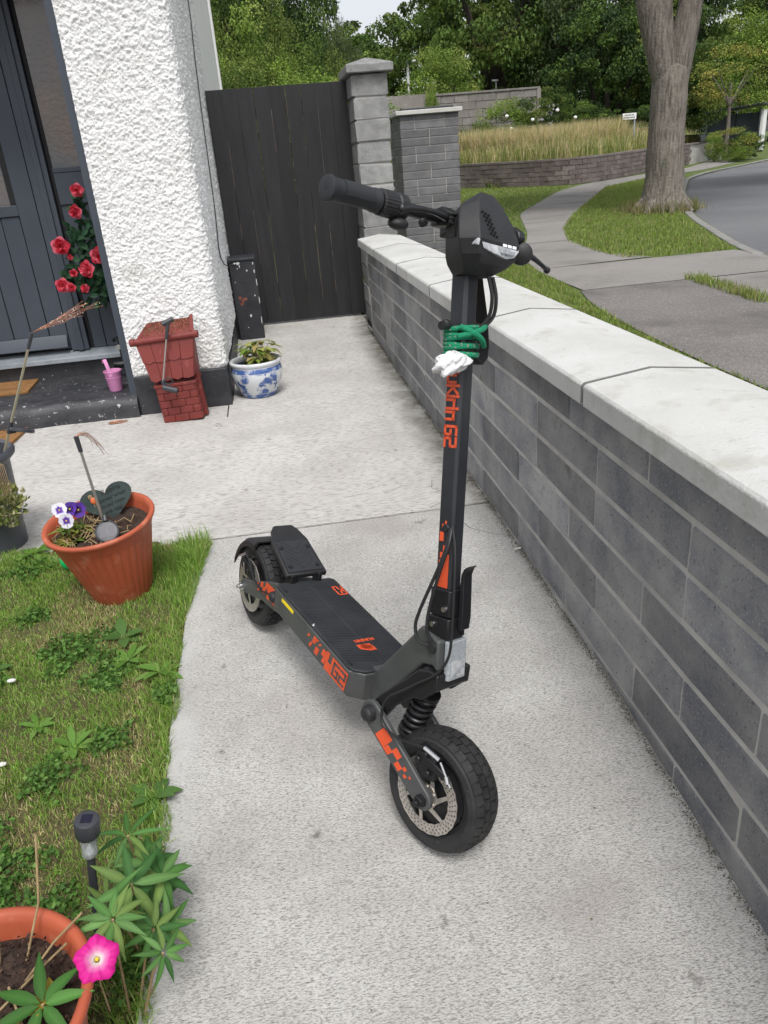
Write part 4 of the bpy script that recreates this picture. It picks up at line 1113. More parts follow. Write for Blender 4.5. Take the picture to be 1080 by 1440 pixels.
# lamp band wrapped across the front, with three small emitter lenses
lm = MB().prism([(-.062, .7195), (-.02, .7085), (.016, .7035), (.040, .7085), (.060, .7215), (.058, .7265), (-.060, .7295)], lambda a, c_, d: stc((d-a*a*1.2-max(0, abs(a)-.045)*.5-(.722-c_)*.30, a, c_)), .075, .0960).build('headlight_lens', M['lens'], hd, bevel=.0015)
for k in range(3):
    y = .002+k*.014; MB().loft([[stc((c, y+a, s+b_)) for a, b_ in ((-.005, -.0025), (.005, -.0025), (.005, .0025), (-.005, .0025))] for c, s in ((.0945, .7245), (.0968, .724))]).build('emitter', M['led'], lm, bevel=.0006)
    MB().loft([[stc((c, y+a, s+b_)) for a, b_ in ((-.0058, -.0035), (.0058, -.0035), (.0045, .0035), (-.0045, .0035))] for c, s in ((.0920, .7145), (.0945, .7145))]).build('emitter_bowl', M['reflector'], lm, bevel=.0006)
# raised hexagon texture on the right cheek of the pod
b = MB()
for i in range(6):
    for j in range(3):
        s = .778-i*.0072-j*.002; y = -.036+j*.0075+i*.0022; c = .0735+(.772-s)*.36-(s-.772)*(.06 if s > .772 else 0)-.0008
        b.loft([[stc((c+dc, y+.0028*sc_*math.cos(k*math.pi/3), s+.0026*sc_*math.sin(k*math.pi/3))) for k in range(6)] for dc, sc_ in ((-.002, 1), (.0030, .8))])
b.build('pod_texture', M['ink'], hd)
# cables hanging under the pod
for dy in (0, .012): cab('cable', [stc(p) for p in ((.055, .012+dy, .676), (.060, .020+dy, .64), (.052, .024+dy, .605), (.036, .012+dy*.4, .58), (.018, .012, .565), (.005, .020, .55))], .0036)
# ------------------------------------------------------------------ things hung on the stem
def stemW(p): return np.array(sc.matrix_world@Vector(stc(p)))
# strap loop with red lettering
lp = [(-.018, .030, .735), (-.022, .044, .690), (-.026, .058, .640), (-.030, .070, .59), (-.034, .080, .555), (-.036, .092, .530), (-.036, .108, .522), (-.036, .122, .535), (-.035, .122, .56), (-.031, .108, .61), (-.026, .082, .67), (-.021, .056, .735)]
b = MB(); loops = []
P = [stemW(p) for p in lp]; ff = unit(stemW((1, 0, 0))-stemW((0, 0, 0)))
for i, p in enumerate(P):
    t = unit(P[min(i+1, len(P)-1)]-P[max(0, i-1)]); nn = unit(np.cross(t, ff)); loops.append([p-ff*.015-nn*.0012, p+ff*.015-nn*.0012, p+ff*.015+nn*.0012, p-ff*.015+nn*.0012])
b.loft(loops)
P = [np.array(p_) for p_ in P]
so_ = b.build('carry_strap', M['strap'], smooth=True, angle=50); tag(so_, 'black carrying strap with red lettering looped from the scooter handlebar', 'strap')
b = MB()
def onstrap(u_, v_, d):
    k = min(len(P)-2, max(0, int(u_/.047))); t = u_/.047-k; a_ = P[k]+(P[k+1]-P[k])*t; tt = unit(P[k+1]-P[k]); nn = unit(np.cross(tt, ff)); return a_+ff*(v_-.012)-nn*(.0013+.0006*d)
bb, tw = lettering('KUKIRIN', onstrap, .0040, .0062, 1.35)
bb.build('strap_lettering', M['orange'], so_)
# green elastic cord wound round the stem
b = MB(); flk = MB(); pts = []
tot = 6.3; N = 240
for k in range(N+1):
    t = k/N; a = 2*math.pi*tot*t+.4
    c = .010+.030*math.cos(a)*(1-.12*abs(math.sin(2*a))); y = .000+.034*math.sin(a); s = .531+.052*(t)+.005*math.sin(a*.5+1.0)
    pts.append(stemW((c, y, s)))
b.tube(pts, .0053, 9)
for (c0, y0, s0, c1, y1, s1) in ((.032, -.034, .584, .044, .024, .552), (.030, -.036, .566, .043, .026, .588)):
    q_ = [stemW((c0+(c1-c0)*t+.016*math.sin(math.pi*t), y0+(y1-y0)*t, s0+(s1-s0)*t)) for t in np.linspace(0, 1, 9)]; b.tube(q_, .0055, 9)
co_ = b.build('elastic_cord', M['greencord'], smooth=True); tag(co_, 'green flecked elastic cord wound round the scooter stem', 'cord')
for k in range(3, N, 2):
    p, q_ = pts[k], pts[k+1]; ctr = stemW((.010, .002, .55)); o_ = unit(p-ctr-np.dot(p-ctr, unit(stemW((0, 0, 1))-stemW((0, 0, 0))))*unit(stemW((0, 0, 1))-stemW((0, 0, 0))))
    up_ = unit(stemW((0, 0, 1))-stemW((0, 0, 0)))*(.0022 if (k//3) % 2 else -.0016); flk.tube([p+o_*.0048+up_, p*.4+q_*.6+o_*.0048+up_], .0011, 5)
flk.build('flecks', M['fleck'], co_)
b = MB()
for y in (-.046, .046): b.ball(stemW((.008, y, .588)), .0095, 12).cyl(stemW((.008, y*.8, .588)), stemW((.008, y*1.25, .584)), .0085, n=12)
b.build('cord_toggle', M['blackplastic'], co_, smooth=True)
# crumpled white bag tied below it
nb = 40; vs = []; rg2 = np.random.default_rng(5)
ph = rg2.uniform(0, 6.28, (7, 3)); fr = rg2.integers(2, 6, (7, 2))
for i in range(nb+1):
    for k in range(2*nb):
        th = math.pi*i/nb; a = math.pi*k/nb
        d = 1+sum(.055*math.sin(fr[j, 0]*a+ph[j, 0]+2*th)*math.sin(fr[j, 1]*th+ph[j, 1]) for j in range(7))+.06*abs(math.sin(4*a+3*th+1.3*math.sin(2*a)))-.04*abs(math.sin(7*a-5*th))+.04*math.sin(13*a+9*th)*math.sin(th)
        c = .0215*d*math.sin(th)*math.cos(a); y = .036*d*math.sin(th)*math.sin(a); s = .0215*d*math.cos(th)
        s += -.010*(-y/.036)*(1 if y < 0 else .6); s *= (1.0+.25*(1 if y < 0 else -1)*abs(y)/.036)
        vs.append(stemW((.030+c*1.15, -.046+y*1.2, .519+s*.9)))
F = []
for i in range(nb):
    for k in range(2*nb):
        F.append((i*2*nb+k, i*2*nb+(k+1) % (2*nb), (i+1)*2*nb+(k+1) % (2*nb), (i+1)*2*nb+k))
bo = MB().add(vs, F).build('plastic_bag', M['bag'], smooth=True, angle=40); tag(bo, 'crumpled white plastic bag tied to the scooter stem under the green cord', 'plastic bag')
# ------------------------------------------------------------------ garden things
def soil_disc(b, r, z, m, n=26, c=(0, 0), amp=.012):
    vs = [(c[0], c[1], z+amp)]; fs = []
    for j in range(1, 7):
        for k in range(n):
            a = k*2*math.pi/n; rr = r*j/6
            vs.append((c[0]+rr*math.cos(a), c[1]+rr*math.sin(a), z+random.uniform(-amp, amp)*(1 if j < 6 else .3)+amp*.6*(1-j/6)))
    for k in range(n): fs.append((0, 1+k, 1+(k+1) % n))
    for j in range(5):
        for k in range(n): fs.append((1+j*n+k, 1+(j+1)*n+k, 1+(j+1)*n+(k+1) % n, 1+j*n+(k+1) % n))
    b.add(vs, fs, m)

def ribbed_pot(name, loc, label, r0, r1, h, tilt=(0, 0, 0), ribs=26, group=None):
    t = empty(name, loc, label, 'plant pot', group)
    t.rotation_euler = tilt
    def rib(r, z, a):
        f = 1 if .02 < z < h*.80 else 0
        return r*(1+f*.022*(abs(math.sin(a*ribs/2))**.6-.5))
    n = ribs*8
    rl = lambda z: r0+(r1*.88-r0)*(z/(h*.84))
    prof = [(r0*.96, 0), (r0, .006), (rl(.021), .021), (rl(h*.4), h*.4), (rl(h*.78), h*.78), (rl(h*.82), h*.82), (r1*.905, h*.86), (r1*.93, h*.945), (r1*.99, h*.955), (r1, h*.972), (r1*.99, h*.992), (r1*.95, h), (r1*.905, h*.985), (r1*.88, h*.93), (r1*.80, h*.72), (.01, h*.70)]
    MB().lathe(prof, n, rib=rib).build('pot_body', M['terracotta'], t, smooth=True, angle=55)
    b = MB(); soil_disc(b, r1*.86, h*.845, 0, amp=.011); b.build('soil', M['compost'], t, smooth=False)
    return t
TP = (-.632, 2.372, float(g(2.37))-.015)
tp = ribbed_pot('plant_pot', TP, 'ribbed terracotta pot with pansies and a heart plaque on the lawn corner', .092, .178, .305, tilt=(R(6), R(-3), 0), ribs=34)
# dried stems and foliage lying in that pot
def wires(name, m, paths, r, parent=None, n=5):
    b = MB()
    for p in paths: b.tube(p, r, n)
    return b.build(name, m, parent, smooth=True)
M['straw'] = mat('dry_stem', (.34, .25, .13), (.20, .14, .07), scale=30, rough=.9)
ps = []
for k in range(70):
    a = random.uniform(1.6, 6.4); r = random.uniform(.02, .135); x, y = r*math.cos(a)-.02, r*math.sin(a)-.01; L = random.uniform(.02, .055); an = random.uniform(0, 6.3)
    ps.append([(x, y, .27), (x+L*.5*math.cos(an), y+L*.5*math.sin(an), .27+random.uniform(.006, .022)), (x+L*math.cos(an+.4), y+L*math.sin(an+.4), .268+random.uniform(0, .01))])
wires('dried_stems', M['straw'], ps, .0016, tp)['kind'] = 'stuff'
def leaf_mesh(b, base, d, L, W, up=(0, 0, 1), bend=.2, m=0, n=5, fold=.25, shape=None):
    base = np.array(base, float); d = unit(np.array(d, float)); s = unit(np.cross(d, up)); u = np.cross(s, d)
    vs = []; 
    for i in range(n+1):
        t = i/n; w = W*(math.sin(math.pi*(t**.8 if shape is None else t**shape))+.03)*.5; c = base+d*L*t-u*bend*L*t*t
        vs += [c-s*w+u*w*fold, c, c+s*w+u*w*fold]
    fs = []
    for i in range(n): fs += [(3*i, 3*i+1, 3*i+4, 3*i+3), (3*i+1, 3*i+2, 3*i+5, 3*i+4)]
    b.add(vs, fs, m)
def tinted(name, b, m, parent, tints, per_face=False, smooth=True):
    """mesh with one tint per vertex range: tints is a list of (count, colour)"""
    me = b.mesh(name, m)
    T = np.concatenate([np.repeat(np.array([c]), k, 0) for k, c in tints])
    T = np.concatenate([T, np.ones((len(T), 1))], 1).astype(np.float32)
    a = me.attributes.new('tint', 'FLOAT_COLOR', 'POINT'); a.data.foreach_set('color', T.ravel())
    if smooth: me.polygons.foreach_set('use_smooth', [True]*len(me.polygons))
    o = bpy.data.objects.new(name, me); col.objects.link(o); o.parent = parent
    return o
class TB(MB):
    def __init__(s): super().__init__(); s.t = []
    def mark(s, c): s.t.append((len(s.v)-sum(k for k, _ in s.t), c))
    def vein(s, c, g_=1.45):
        n_ = len(s.v)-sum(k for k, _ in s.t); c = np.array(c); q = random.uniform(.8, 1.2)
        for i in range(n_//3): s.t += [(1, tuple(c*q)), (1, tuple(c*g_*q)), (1, tuple(c*q*.95))]
# pansies
def pansy(name, loc, label, petals, face):
    t = empty(name, loc, label, 'pansy', 'pansies in the terracotta pot'); t.scale = (1.18, 1.18, 1.18)
    b = TB()
    for k in range(9):
        a = random.uniform(0, 6.28); leaf_mesh(b, (0, 0, .0), (math.cos(a), math.sin(a), .7), random.uniform(.03, .05), .016, bend=.4)
        b.mark(random.choice([(.12, .19, .03), (.2, .22, .04), (.08, .14, .025)]))
    b.tube([(0, 0, 0), (face[0]*.01, face[1]*.01, .03), (0, 0, .062)], .0014, 5); b.mark((.1, .17, .04))
    tinted('leaves', b, M['leaf'], t, b.t)
    F_ = unit(np.array(face, float)); s_ = unit(np.cross((0, 0, 1), F_)); u_ = np.cross(F_, s_)
    b = TB(); c0 = np.array([0, 0, .066])
    for ang, L, W, c, z in ((55, .022, .024, 0, -.0012), (125, .022, .024, 0, -.0016), (0, .020, .022, 1, 0), (180, .020, .022, 1, 0.0004), (270, .022, .030, 1, .001)):
        d = math.cos(R(ang))*s_+math.sin(R(ang))*u_
        n0 = len(b.v); leaf_mesh(b, c0+F_*z, d, L, W, up=F_, bend=-.12, n=6, fold=.1, shape=1.5)
        m_ = len(b.v)-n0
        for i in range(7): b.t.append((3, petals[c] if i > 2 else petals[2]))
    o = tinted('petals', b, M['petal'], t, b.t)
    MB().ball(c0+F_*.002, .0022, 8).build('eye', M['yellow'], t)
    return t
Z = TP[2]+.262
WH = ((.75, .75, .80), (.72, .72, .80), (.12, .05, .35)); VI = ((.07, .025, .24), (.09, .03, .30), (.02, .008, .06))
pansy('pansy', (-.752, 2.32, Z+.015), 'white pansy with violet eye at the left rim of the terracotta pot', WH, (.4, -.85, .5))
pansy('pansy', (-.722, 2.33, Z+.010), 'violet pansy between the white one and the darkest bloom in the pot', VI, (-.2, -.8, .6))
pansy('pansy', (-.700, 2.335, Z+.002), 'deep violet pansy nearest the heart plaque in the terracotta pot', VI, (.35, -.9, .4))
pansy('pansy', (-.733, 2.300, Z-.015), 'small white pansy hanging lowest over the pot rim', WH, (.1, -.9, .1))
# yellowing leaf clump in that pot
b = TB()
for k in range(90):
    a = random.uniform(0, 6.28); leaf_mesh(b, (-.11+random.uniform(-.03, .04), -.055+random.uniform(-.035, .035), .262), (math.cos(a), math.sin(a), random.uniform(.3, 1.2)), random.uniform(.015, .04), .009, bend=.4, n=3)
    b.mark(random.choice([(.25, .24, .05), (.14, .2, .04), (.36, .3, .08), (.3, .2, .08)]))
tinted('leaf_clump', b, M['leaf'], tp, b.t)

# heart plaque
hp = empty('heart_plaque', (-.615, 2.425, TP[2]+.24), 'dark green heart plaque with a robin and lettering, stuck in the terracotta pot', 'plaque')
hp.rotation_euler = (R(-14), R(-10), R(10))
def heart(n=48, s=.0052):
    out = []
    for k in range(n):
        t = 2*math.pi*k/n; out.append((s*16*math.sin(t)**3*1.02, s*(13*math.cos(t)-5*math.cos(2*t)-2*math.cos(3*t)-math.cos(4*t))*.86+.080))
    return out[::-1]
XZh = lambda a, c, d: np.array([a, d, c])
MB().prism(heart(), XZh, -.006, .006).build('heart_slab', M['slate'], hp, bevel=.003, smooth=True)
def text_mesh(name, txt, size, m, parent, loc, rot, align='CENTER'):
    cu = bpy.data.curves.new(name, 'FONT'); cu.body = txt; cu.size = size; cu.extrude = .0004; cu.align_x = align; cu.shear = .18
    tmp = bpy.data.objects.new('tmp', cu); col.objects.link(tmp)
    dg = bpy.context.evaluated_depsgraph_get(); me = bpy.data.meshes.new_from_object(tmp.evaluated_get(dg)); me.name = name
    bpy.data.objects.remove(tmp)
    me.materials.clear(); me.materials.append(m)
    o = bpy.data.objects.new(name, me); col.objects.link(o); o.parent = parent; o.location = loc; o.rotation_euler = rot
    return o
for k, (tx, sz) in enumerate((('Robins', .024), ('appear when', .0185), ('loved ones', .0185), ('are near', .0185))):
    text_mesh('lettering', tx, sz, M['ink'], hp, (.022-.004*k, -.0066, .108-.0215*k), (R(90), R(-4), 0))
rb = MB().ball((-.040, -.007, .098), .012, 14, sc=(.9, .35, 1)).build('robin_breast', M['robinred'], hp, smooth=True)
MB().ball((-.046, -.006, .113), .008, 12, sc=(1, .4, 1)).cyl((-.043, -.007, .088), (-.043, -.007, .076), .001).cyl((-.037, -.007, .088), (-.037, -.007, .076), .001).build('robin_head', M['straw'], hp, smooth=True)

# firework solar lights: pole, sprung wires, solar disc
def wire_spray(tip, d, n, L, spread, beads, sag=.25):
    ps, bs = [], []
    d = unit(np.array(d, float))
    for k in range(n):
        e = unit(d+rng.normal(0, spread, 3)); l = L*random.uniform(.6, 1.05); p = [np.array(tip)]
        for i in range(1, 6):
            t = i/5; p.append(np.array(tip)+e*l*t+np.array([0, 0, -sag*l*t*t])+rng.normal(0, .003, 3)*t)
            for _ in range(beads): bs.append(p[-1]+rng.normal(0, .003, 3)) if random.random() < .5 else None
        ps.append(p)
    return ps, bs
def solar_stake(loc, label, top, pole_m, tip_d, nw, Lw, spread, panel_at, panel_d, sag=.25, head=.05, beads=1):
    """loc: foot of the pole; top: tip position (world)"""
    t = empty('solar_light', loc, label, 'solar light', 'firework solar lights on poles')
    T_ = np.array(top)-np.array(loc); dd = unit(T_); hb_ = T_-dd*head
    MB().cyl((0, 0, 0), tuple(hb_), .0048, .0042, 10).build('pole', pole_m, t, smooth=True)
    MB().cyl(tuple(hb_), tuple(T_), .0066, .0075, 10).build('wire_socket', M['darkgrey'], t, smooth=True, angle=40)
    ps, bs = wire_spray(T_, tip_d, nw, Lw, spread, beads, sag)
    w = wires('copper_wires', M['copper'], ps, .0005, t, 4)
    b = MB()
    for p in bs: b.ball(p, .0017, 5)
    b.build('wire_beads', M['glowdot'], w)['kind'] = 'stuff'
    pc = T_*panel_at; pd = unit(np.array(panel_d, float)); off = pc+unit(np.cross(pd, (0.3, .2, 1)))*0
    MB().cyl(tuple(pc-dd*.02), tuple(pc+dd*.025), .0085, .0085, 10).build('clamp', M['darkgrey'], t, smooth=True, angle=40)
    return t, T_, dd
t, T_, dd = solar_stake((-.617, 2.30, TP[2]+.20), 'solar light with bent copper wires and round panel in the terracotta pot', (-.640, 2.30, .575), M['pole'], (.5, .5, .3), 12, .10, .22, .2, (0, -1, .5), sag=1.1, beads=0)
F_ = unit(np.array([.1, -.75, .65])); s_ = unit(np.cross((0, 0, 1), F_)); u_ = np.cross(F_, s_); pc = np.array([.006, -.035, .085])
ax = lambda x, y, z: tuple(pc+s_*x+u_*y+F_*z)
ph_ = MB().lathe([(.031, -.022), (.036, -.018), (.037, -.002), (.035, .0), (.030, .001)], 32, ax=ax).cyl(tuple(pc+u_*.034), tuple(pc+u_*.052), .009, n=10).build('panel_housing', M['darkgrey'], t, smooth=True, angle=40)
MB().prism([(-.0225, -.019), (-.002, -.019), (-.002, .019), (-.0225, .019)], ax, .0008, .0020).prism([(.002, -.019), (.0225, -.019), (.0225, .019), (.002, .019)], ax, .0008, .0020).build('solar_cell', M['solar'], ph_)
# tall one by the left edge, standing in the grey pot
t, T_, dd = solar_stake((-1.085, 2.87, .34), 'tall solar light with a spray of beaded copper wires over the grey pot', (-.850, 2.85, .805), M['brasspole'], (.80, .25, .26), 14, .25, .10, .28, (.3, -.3, 1), sag=.02, head=.06, beads=1)
T_ = np.array((-1.0, 2.83, .49))-np.array((-1.085, 2.86, .36)); pc = np.array((.108, -.01, .118)); F_ = unit(np.array([.25, .35, 1.0])); s_ = unit(np.cross((0, 1, 0), F_)); u_ = np.cross(F_, s_)
ax = lambda x, y, z: tuple(pc+s_*x+u_*y+F_*z)
ph_ = MB().lathe([(.034, -.008), (.042, -.005), (.0425, .004), (.039, .008), (.034, .009)], 32, ax=ax).cyl((.060, 0, .115), (.08, -.005, .118), .009, n=10).build('panel_housing', M['darkgrey'], t, smooth=True, angle=40)
MB().lathe([(.032, .0092), (.032, .0104)], 32, ax=ax).build('solar_cell', M['solar'], ph_)
# dark grey pot at the left edge, with trailing variegated plant
gq = empty('plant_pot', (-1.205, 2.88, -.02), 'dark grey plastic pot at the edge of the lawn with trailing foliage', 'plant pot')
MB().lathe([(.118, 0), (.120, .01), (.140, .36), (.150, .37), (.166, .385), (.168, .40), (.158, .412), (.143, .405), (.135, .34), (.01, .33)], 40, rib=lambda r, z, a: r*(1+.012*math.cos(14*a)) if .01 < z < .36 else r).build('pot_body', M['greypot'], gq, smooth=True, angle=50)
b = MB(); soil_disc(b, .135, .36, 0); b.build('soil', M['compost'], gq)
def bushlet(parent, c, rad, n, L, W, cols, name='foliage', zs=.8):
    P = unit(rng.normal(size=(n, 3)))*rng.uniform(.4, 1, (n, 1))*rad; D = unit(P+np.array([0, 0, rad*.5])); P = P*np.array([1, 1, zs])+np.array(c)
    V, F, T = leaf_cards(P, rng.uniform(.7, 1.2, n)*L, rng.uniform(.7, 1.2, n)*W, D, pick(cols, n), jit=.7)
    me = npmesh(name, V, F, M['leaf'], T); o = bpy.data.objects.new(name, me); col.objects.link(o); o.parent = parent; return o
VAR = [(.22, .24, .07), (.35, .34, .16), (.12, .17, .04), (.45, .42, .26), (.16, .19, .05)]
bushlet(gq, (.0, -.02, .425), .10, 380, .030, .015, [(.12, .17, .03), (.2, .2, .04), (.30, .18, .06)])
bushlet(gq, (.130, -.115, .235), .085, 620, .022, .012, VAR, 'trailing_foliage', 1.05)
b = MB()
for k in range(9): b.tube([(.07+.006*k, -.10, .41), (.12+.005*k, -.14+.004*k, .38), (.12+.006*k, -.13, .27-.006*k)], .0014, 5)
b.build('trailing_stems', M['straw'], gq)

# blue and white bowl planter
bw = empty('plant_pot', (-.155, 4.63, float(g(4.63))), 'blue and white porcelain bowl planter beside the red well planter', 'plant pot')
MB().lathe([(.100, 0), (.104, .008), (.125, .05), (.150, .105), (.157, .145), (.150, .182), (.146, .190), (.152, .196), (.158, .206), (.156, .217), (.146, .220), (.136, .214), (.134, .196), (.136, .16), (.01, .15)], 48).build('pot_body', M['porcelain'], bw, smooth=True, angle=70)
b = MB(); soil_disc(b, .134, .176, 0, amp=.006); b.build('soil', M['compost'], bw)
b = TB()
for k in range(80):
    a = random.uniform(0, 6.28); r = random.uniform(0, .085); z = .20+random.uniform(0, .12); x0, y0 = .025+r*math.cos(a), -.01+r*math.sin(a)
    leaf_mesh(b, (x0, y0, z), (math.cos(a), math.sin(a), random.uniform(-.3, .55)), random.uniform(.055, .09), random.uniform(.03, .048), bend=.45, n=5)
    b.mark(random.choice([(.20, .27, .05), (.27, .32, .075), (.33, .33, .10), (.15, .22, .04), (.33, .27, .10)]))
tinted('foliage', b, M['leaf'], bw, b.t)
b = MB()
for k in range(6):
    a = k*1.05; b.tube([(.03, 0, .17), (.03+.02*math.cos(a), .02*math.sin(a), .24), (.03+.06*math.cos(a), .06*math.sin(a), .30)], .002, 6)
b.build('stems', M['straw'], bw)

# red wishing-well planter (brick box, posts, shingled gable roof)
ww = empty('well_planter', (-.575, 4.335, float(g(4.33))), 'reddish brown plastic wishing well planter with a shingled roof against the white wall', 'planter')
ww.rotation_euler = (0, R(-3.5), R(-6))
MB().box((-.104, -.080, .0), (.104, .080, .205)).build('well_core', M['well'], ww)
hM = {}
for row in range(5):
    z0 = .004+row*.042; h = .0385
    xs_ = [-.108, -.045, .035, .108] if row % 2 == 0 else [-.108, -.075, -.005, .07, .108]
    for i in range(len(xs_)-1):
        o = MB().box((xs_[i]+.0018, -.0875, z0), (xs_[i+1]-.0018, -.078, z0+h)).build('brick', M['well'], ww, bevel=.0022)
    ys_ = [-.086, -.02, .05, .084] if row % 2 else [-.086, -.05, .02, .084]
    for i in range(len(ys_)-1):
        for s in (-1, 1): o = MB().box((s*.112-(.008 if s > 0 else 0), ys_[i]+.0018, z0), (s*.112+(.008 if s < 0 else 0), ys_[i+1]-.0018, z0+h)).build('brick', M['well'], ww, bevel=.0022)
MB().box((-.118, -.092, .205), (.118, -.070, .222)).box((-.118, .070, .205), (.118, .092, .222)).box((-.118, -.07, .205), (-.096, .07, .222)).box((.096, -.07, .205), (.118, .07, .222)).build('rim', M['well'], ww, bevel=.003)
for s in (-1, 1): MB().box((s*.112-.014, -.024, 0), (s*.112+.014, .024, .36)).build('post', M['well'], ww, bevel=.003)
# roof: steep front slope, back slope, ridge beam with round ends
rp = MB().loft([[(-.118, -.095, .250), (.118, -.095, .250), (.118, -.086, .250), (-.118, -.086, .250)], [(-.160, -.065, .460), (.160, -.065, .460), (.160, -.056, .460), (-.160, -.056, .460)]]).build('roof_slope', M['well'], ww, bevel=.002)
b = MB(); 
bk = MB().loft([[(-.160, -.060, .462), (.160, -.060, .462), (.160, -.060, .474), (-.160, -.060, .474)], [(-.120, .115, .520), (.130, .115, .520), (.130, .115, .532), (-.120, .115, .532)]]).build('roof_back', M['well'], ww, bevel=.003)
MB().cyl((-.182, -.068, .466), (.182, -.068, .466), .017, n=14).cyl((-.186, -.068, .466), (-.160, -.068, .466), .021, n=14).cyl((.160, -.068, .466), (.186, -.068, .466), .021, n=14).build('ridge_beam', M['well'], ww, smooth=True, angle=40)
MB().loft([[(.146, -.06, .474), (.166, -.06, .474), (.166, -.06, .488), (.146, -.06, .488)], [(.122, .118, .533), (.142, .118, .533), (.142, .118, .546), (.122, .118, .546)]]).build('barge_board', M['well'], ww, bevel=.003)
MB().loft([[(.10, -.088, .250), (.122, -.088, .250), (.122, .075, .250), (.10, .075, .250)], [(.138, -.058, .455), (.160, -.058, .455), (.135, .10, .505), (.115, .10, .505)]]).build('gable', M['well'], ww, bevel=.003)
for row in range(2):
    for i in range(4):
        t0 = row*.5; z0 = .252+.205*t0; z1 = z0+.11; w0 = (.118+.042*t0)*2/4; w1 = (.118+.042*(t0+.52))*2/4
        f = lambda z: -.0965+.030*(z-.250)/.21
        x0 = -2*w0+i*w0; x1 = -2*w1+i*w1; dp = .006+.003*row
        MB().loft([[(x0+.001, f(z0)-dp, z0-.006*(i % 2)), (x0+w0*.5, f(z0)-dp, z0-.010), (x0+w0-.001, f(z0)-dp, z0-.004*(i % 2)), (x0+w0-.001, f(z0), z0), (x0+.001, f(z0), z0)], [(x1+.001, f(z1)-.002, z1), (x1+w1*.5, f(z1)-.002, z1), (x1+w1-.001, f(z1)-.002, z1), (x1+w1-.001, f(z1), z1), (x1+.001, f(z1), z1)]]).build('shingle', M['well'], ww, bevel=.0012)
n = 900
P = np.stack([rng.uniform(-.13, .13, n), rng.uniform(-.05, .11, n), np.zeros(n)], 1); kx = (P[:, 1]+.06)/.175; P = P[(np.abs(P[:, 0]) < .155-.035*kx) & (rng.random(n) < .25+kx)]
P[:, 2] = .476+.058*(P[:, 1]+.06)/.175
V, F, T = leaf_cards(P, rng.uniform(.005, .013, len(P)), rng.uniform(.003, .006, len(P)), tint=pick([(.16, .09, .045), (.24, .15, .07), (.09, .05, .03), (.3, .2, .11), (.1, .1, .035)], len(P)))
o = bpy.data.objects.new('roof_litter', npmesh('roof_litter', V, F, M['debris'], T)); col.objects.link(o); o.parent = ww; o['kind'] = 'stuff'
b = MB(); soil_disc(b, .09, .15, 0, amp=.004); b.build('soil', M['compost'], ww)
# fallen solar stick light leaning on the well
t = empty('solar_light', (-.652, 4.20, .225), 'solar stick light with black head leaning against the red well planter', 'solar light')
hd_ = np.array((-.567, 4.23, .575))-np.array((-.652, 4.20, .225)); ft = np.array((0, 0, .03)); sk = ft+(hd_-ft)*.72
MB().cyl(tuple(ft), tuple(sk), .0046, n=10).build('pole', M['pole'], t, smooth=True)
MB().cyl(tuple(sk), tuple(hd_), .0085, .010, 10).build('sleeve', M['darkgrey'], t, smooth=True, angle=40)
MB().cyl(tuple(hd_+np.array((-.032, -.005, -.012))), tuple(hd_+np.array((.030, .008, .010))), .014, n=14).build('lamp_head', M['darkgrey'], t, smooth=True, angle=40)
MB().tube([(.035+.021*math.cos(a), -.012, .042+.018*math.sin(a)) for a in np.linspace(0, 6.28, 20)], .0035, 8).build('ring', M['darkgrey'], t, smooth=True)
MB().cyl((.0, -.01, .01), (.075, -.03, -.012), .016, .016, 16).cyl((0, 0, .045), (.01, -.008, .0), .010, n=10).build('panel_housing', M['darkgrey'], t, smooth=True, angle=40)

# pink hanging bucket on the step
bk = empty('bucket', (-.985, 4.60, .152), 'small pink metal bucket with a hook handle on the black step', 'bucket')
MB().lathe([(.036, 0), (.038, .004), (.049, .108), (.052, .112), (.0525, .118), (.050, .12), (.047, .112), (.036, .01), (.002, .008)], 32, rib=lambda r, z, a: r).lathe([(.0475, .078), (.0492, .081), (.0485, .084)], 32, cap=False).build('bucket_body', M['pink'], bk, smooth=True, angle=50)
b = MB(); loops = []
for (x, y, z) in ((-.004, -.047, .09), (-.008, -.050, .13), (-.016, -.048, .175), (-.022, -.038, .192), (-.03, -.024, .186), (-.033, -.018, .168)):
    loops.append([(x-.010, y+.012*0, z), (x+.010, y-.001, z+.002), (x+.010, y+.0025, z+.003), (x-.010, y+.0035, z+.001)])
b.loft(loops); b.build('hook_handle', M['pink'], bk, smooth=True, angle=60)
# coir mats
def coir(loc, label, w, d, rz, marks):
    t = empty('doormat', loc, label, 'doormat', 'coir doormats at the front door'); t.rotation_euler = (0, 0, rz)
    n = 40; bm_ = MB(); pts = [(x+random.uniform(-.004, .004), y+random.uniform(-.004, .004)) for x, y in rrect(-w/2, w/2, -d/2, d/2, .012, 3)]
    bm_.prism(pts, lambda a, c, dd_: np.array([a, c, dd_]), 0, .014); bm_.build('pile', M['coir'], t, bevel=.004)
    b = MB()
    for (x, y, sx, sy) in marks: b.prism([(x-sx, y-sy), (x+sx, y-sy*.7), (x+sx*.9, y+sy), (x-sx*.8, y+sy*.8)], lambda a, c, dd_: np.array([a, c, dd_]), .0142, .0148)
    b.build('print', M['coirdark'], t)
    return t
coir((-1.84, 4.92, .153), 'coir doormat lying on the black step below the door', .60, .34, R(3), [(.12+.03*k, -.06+.006*math.sin(k*2), .016, .005) for k in range(4)]+[(-.1, .02, .05, .02)])
coir((-1.80, 4.36, float(g(4.4))+.002), 'coir doormat lying on the concrete in front of the step', .62, .42, R(-4), [(.10+.03*k, .08+.006*math.sin(k), .014, .006) for k in range(5)]+[(-.1, -.02, .05, .02)])
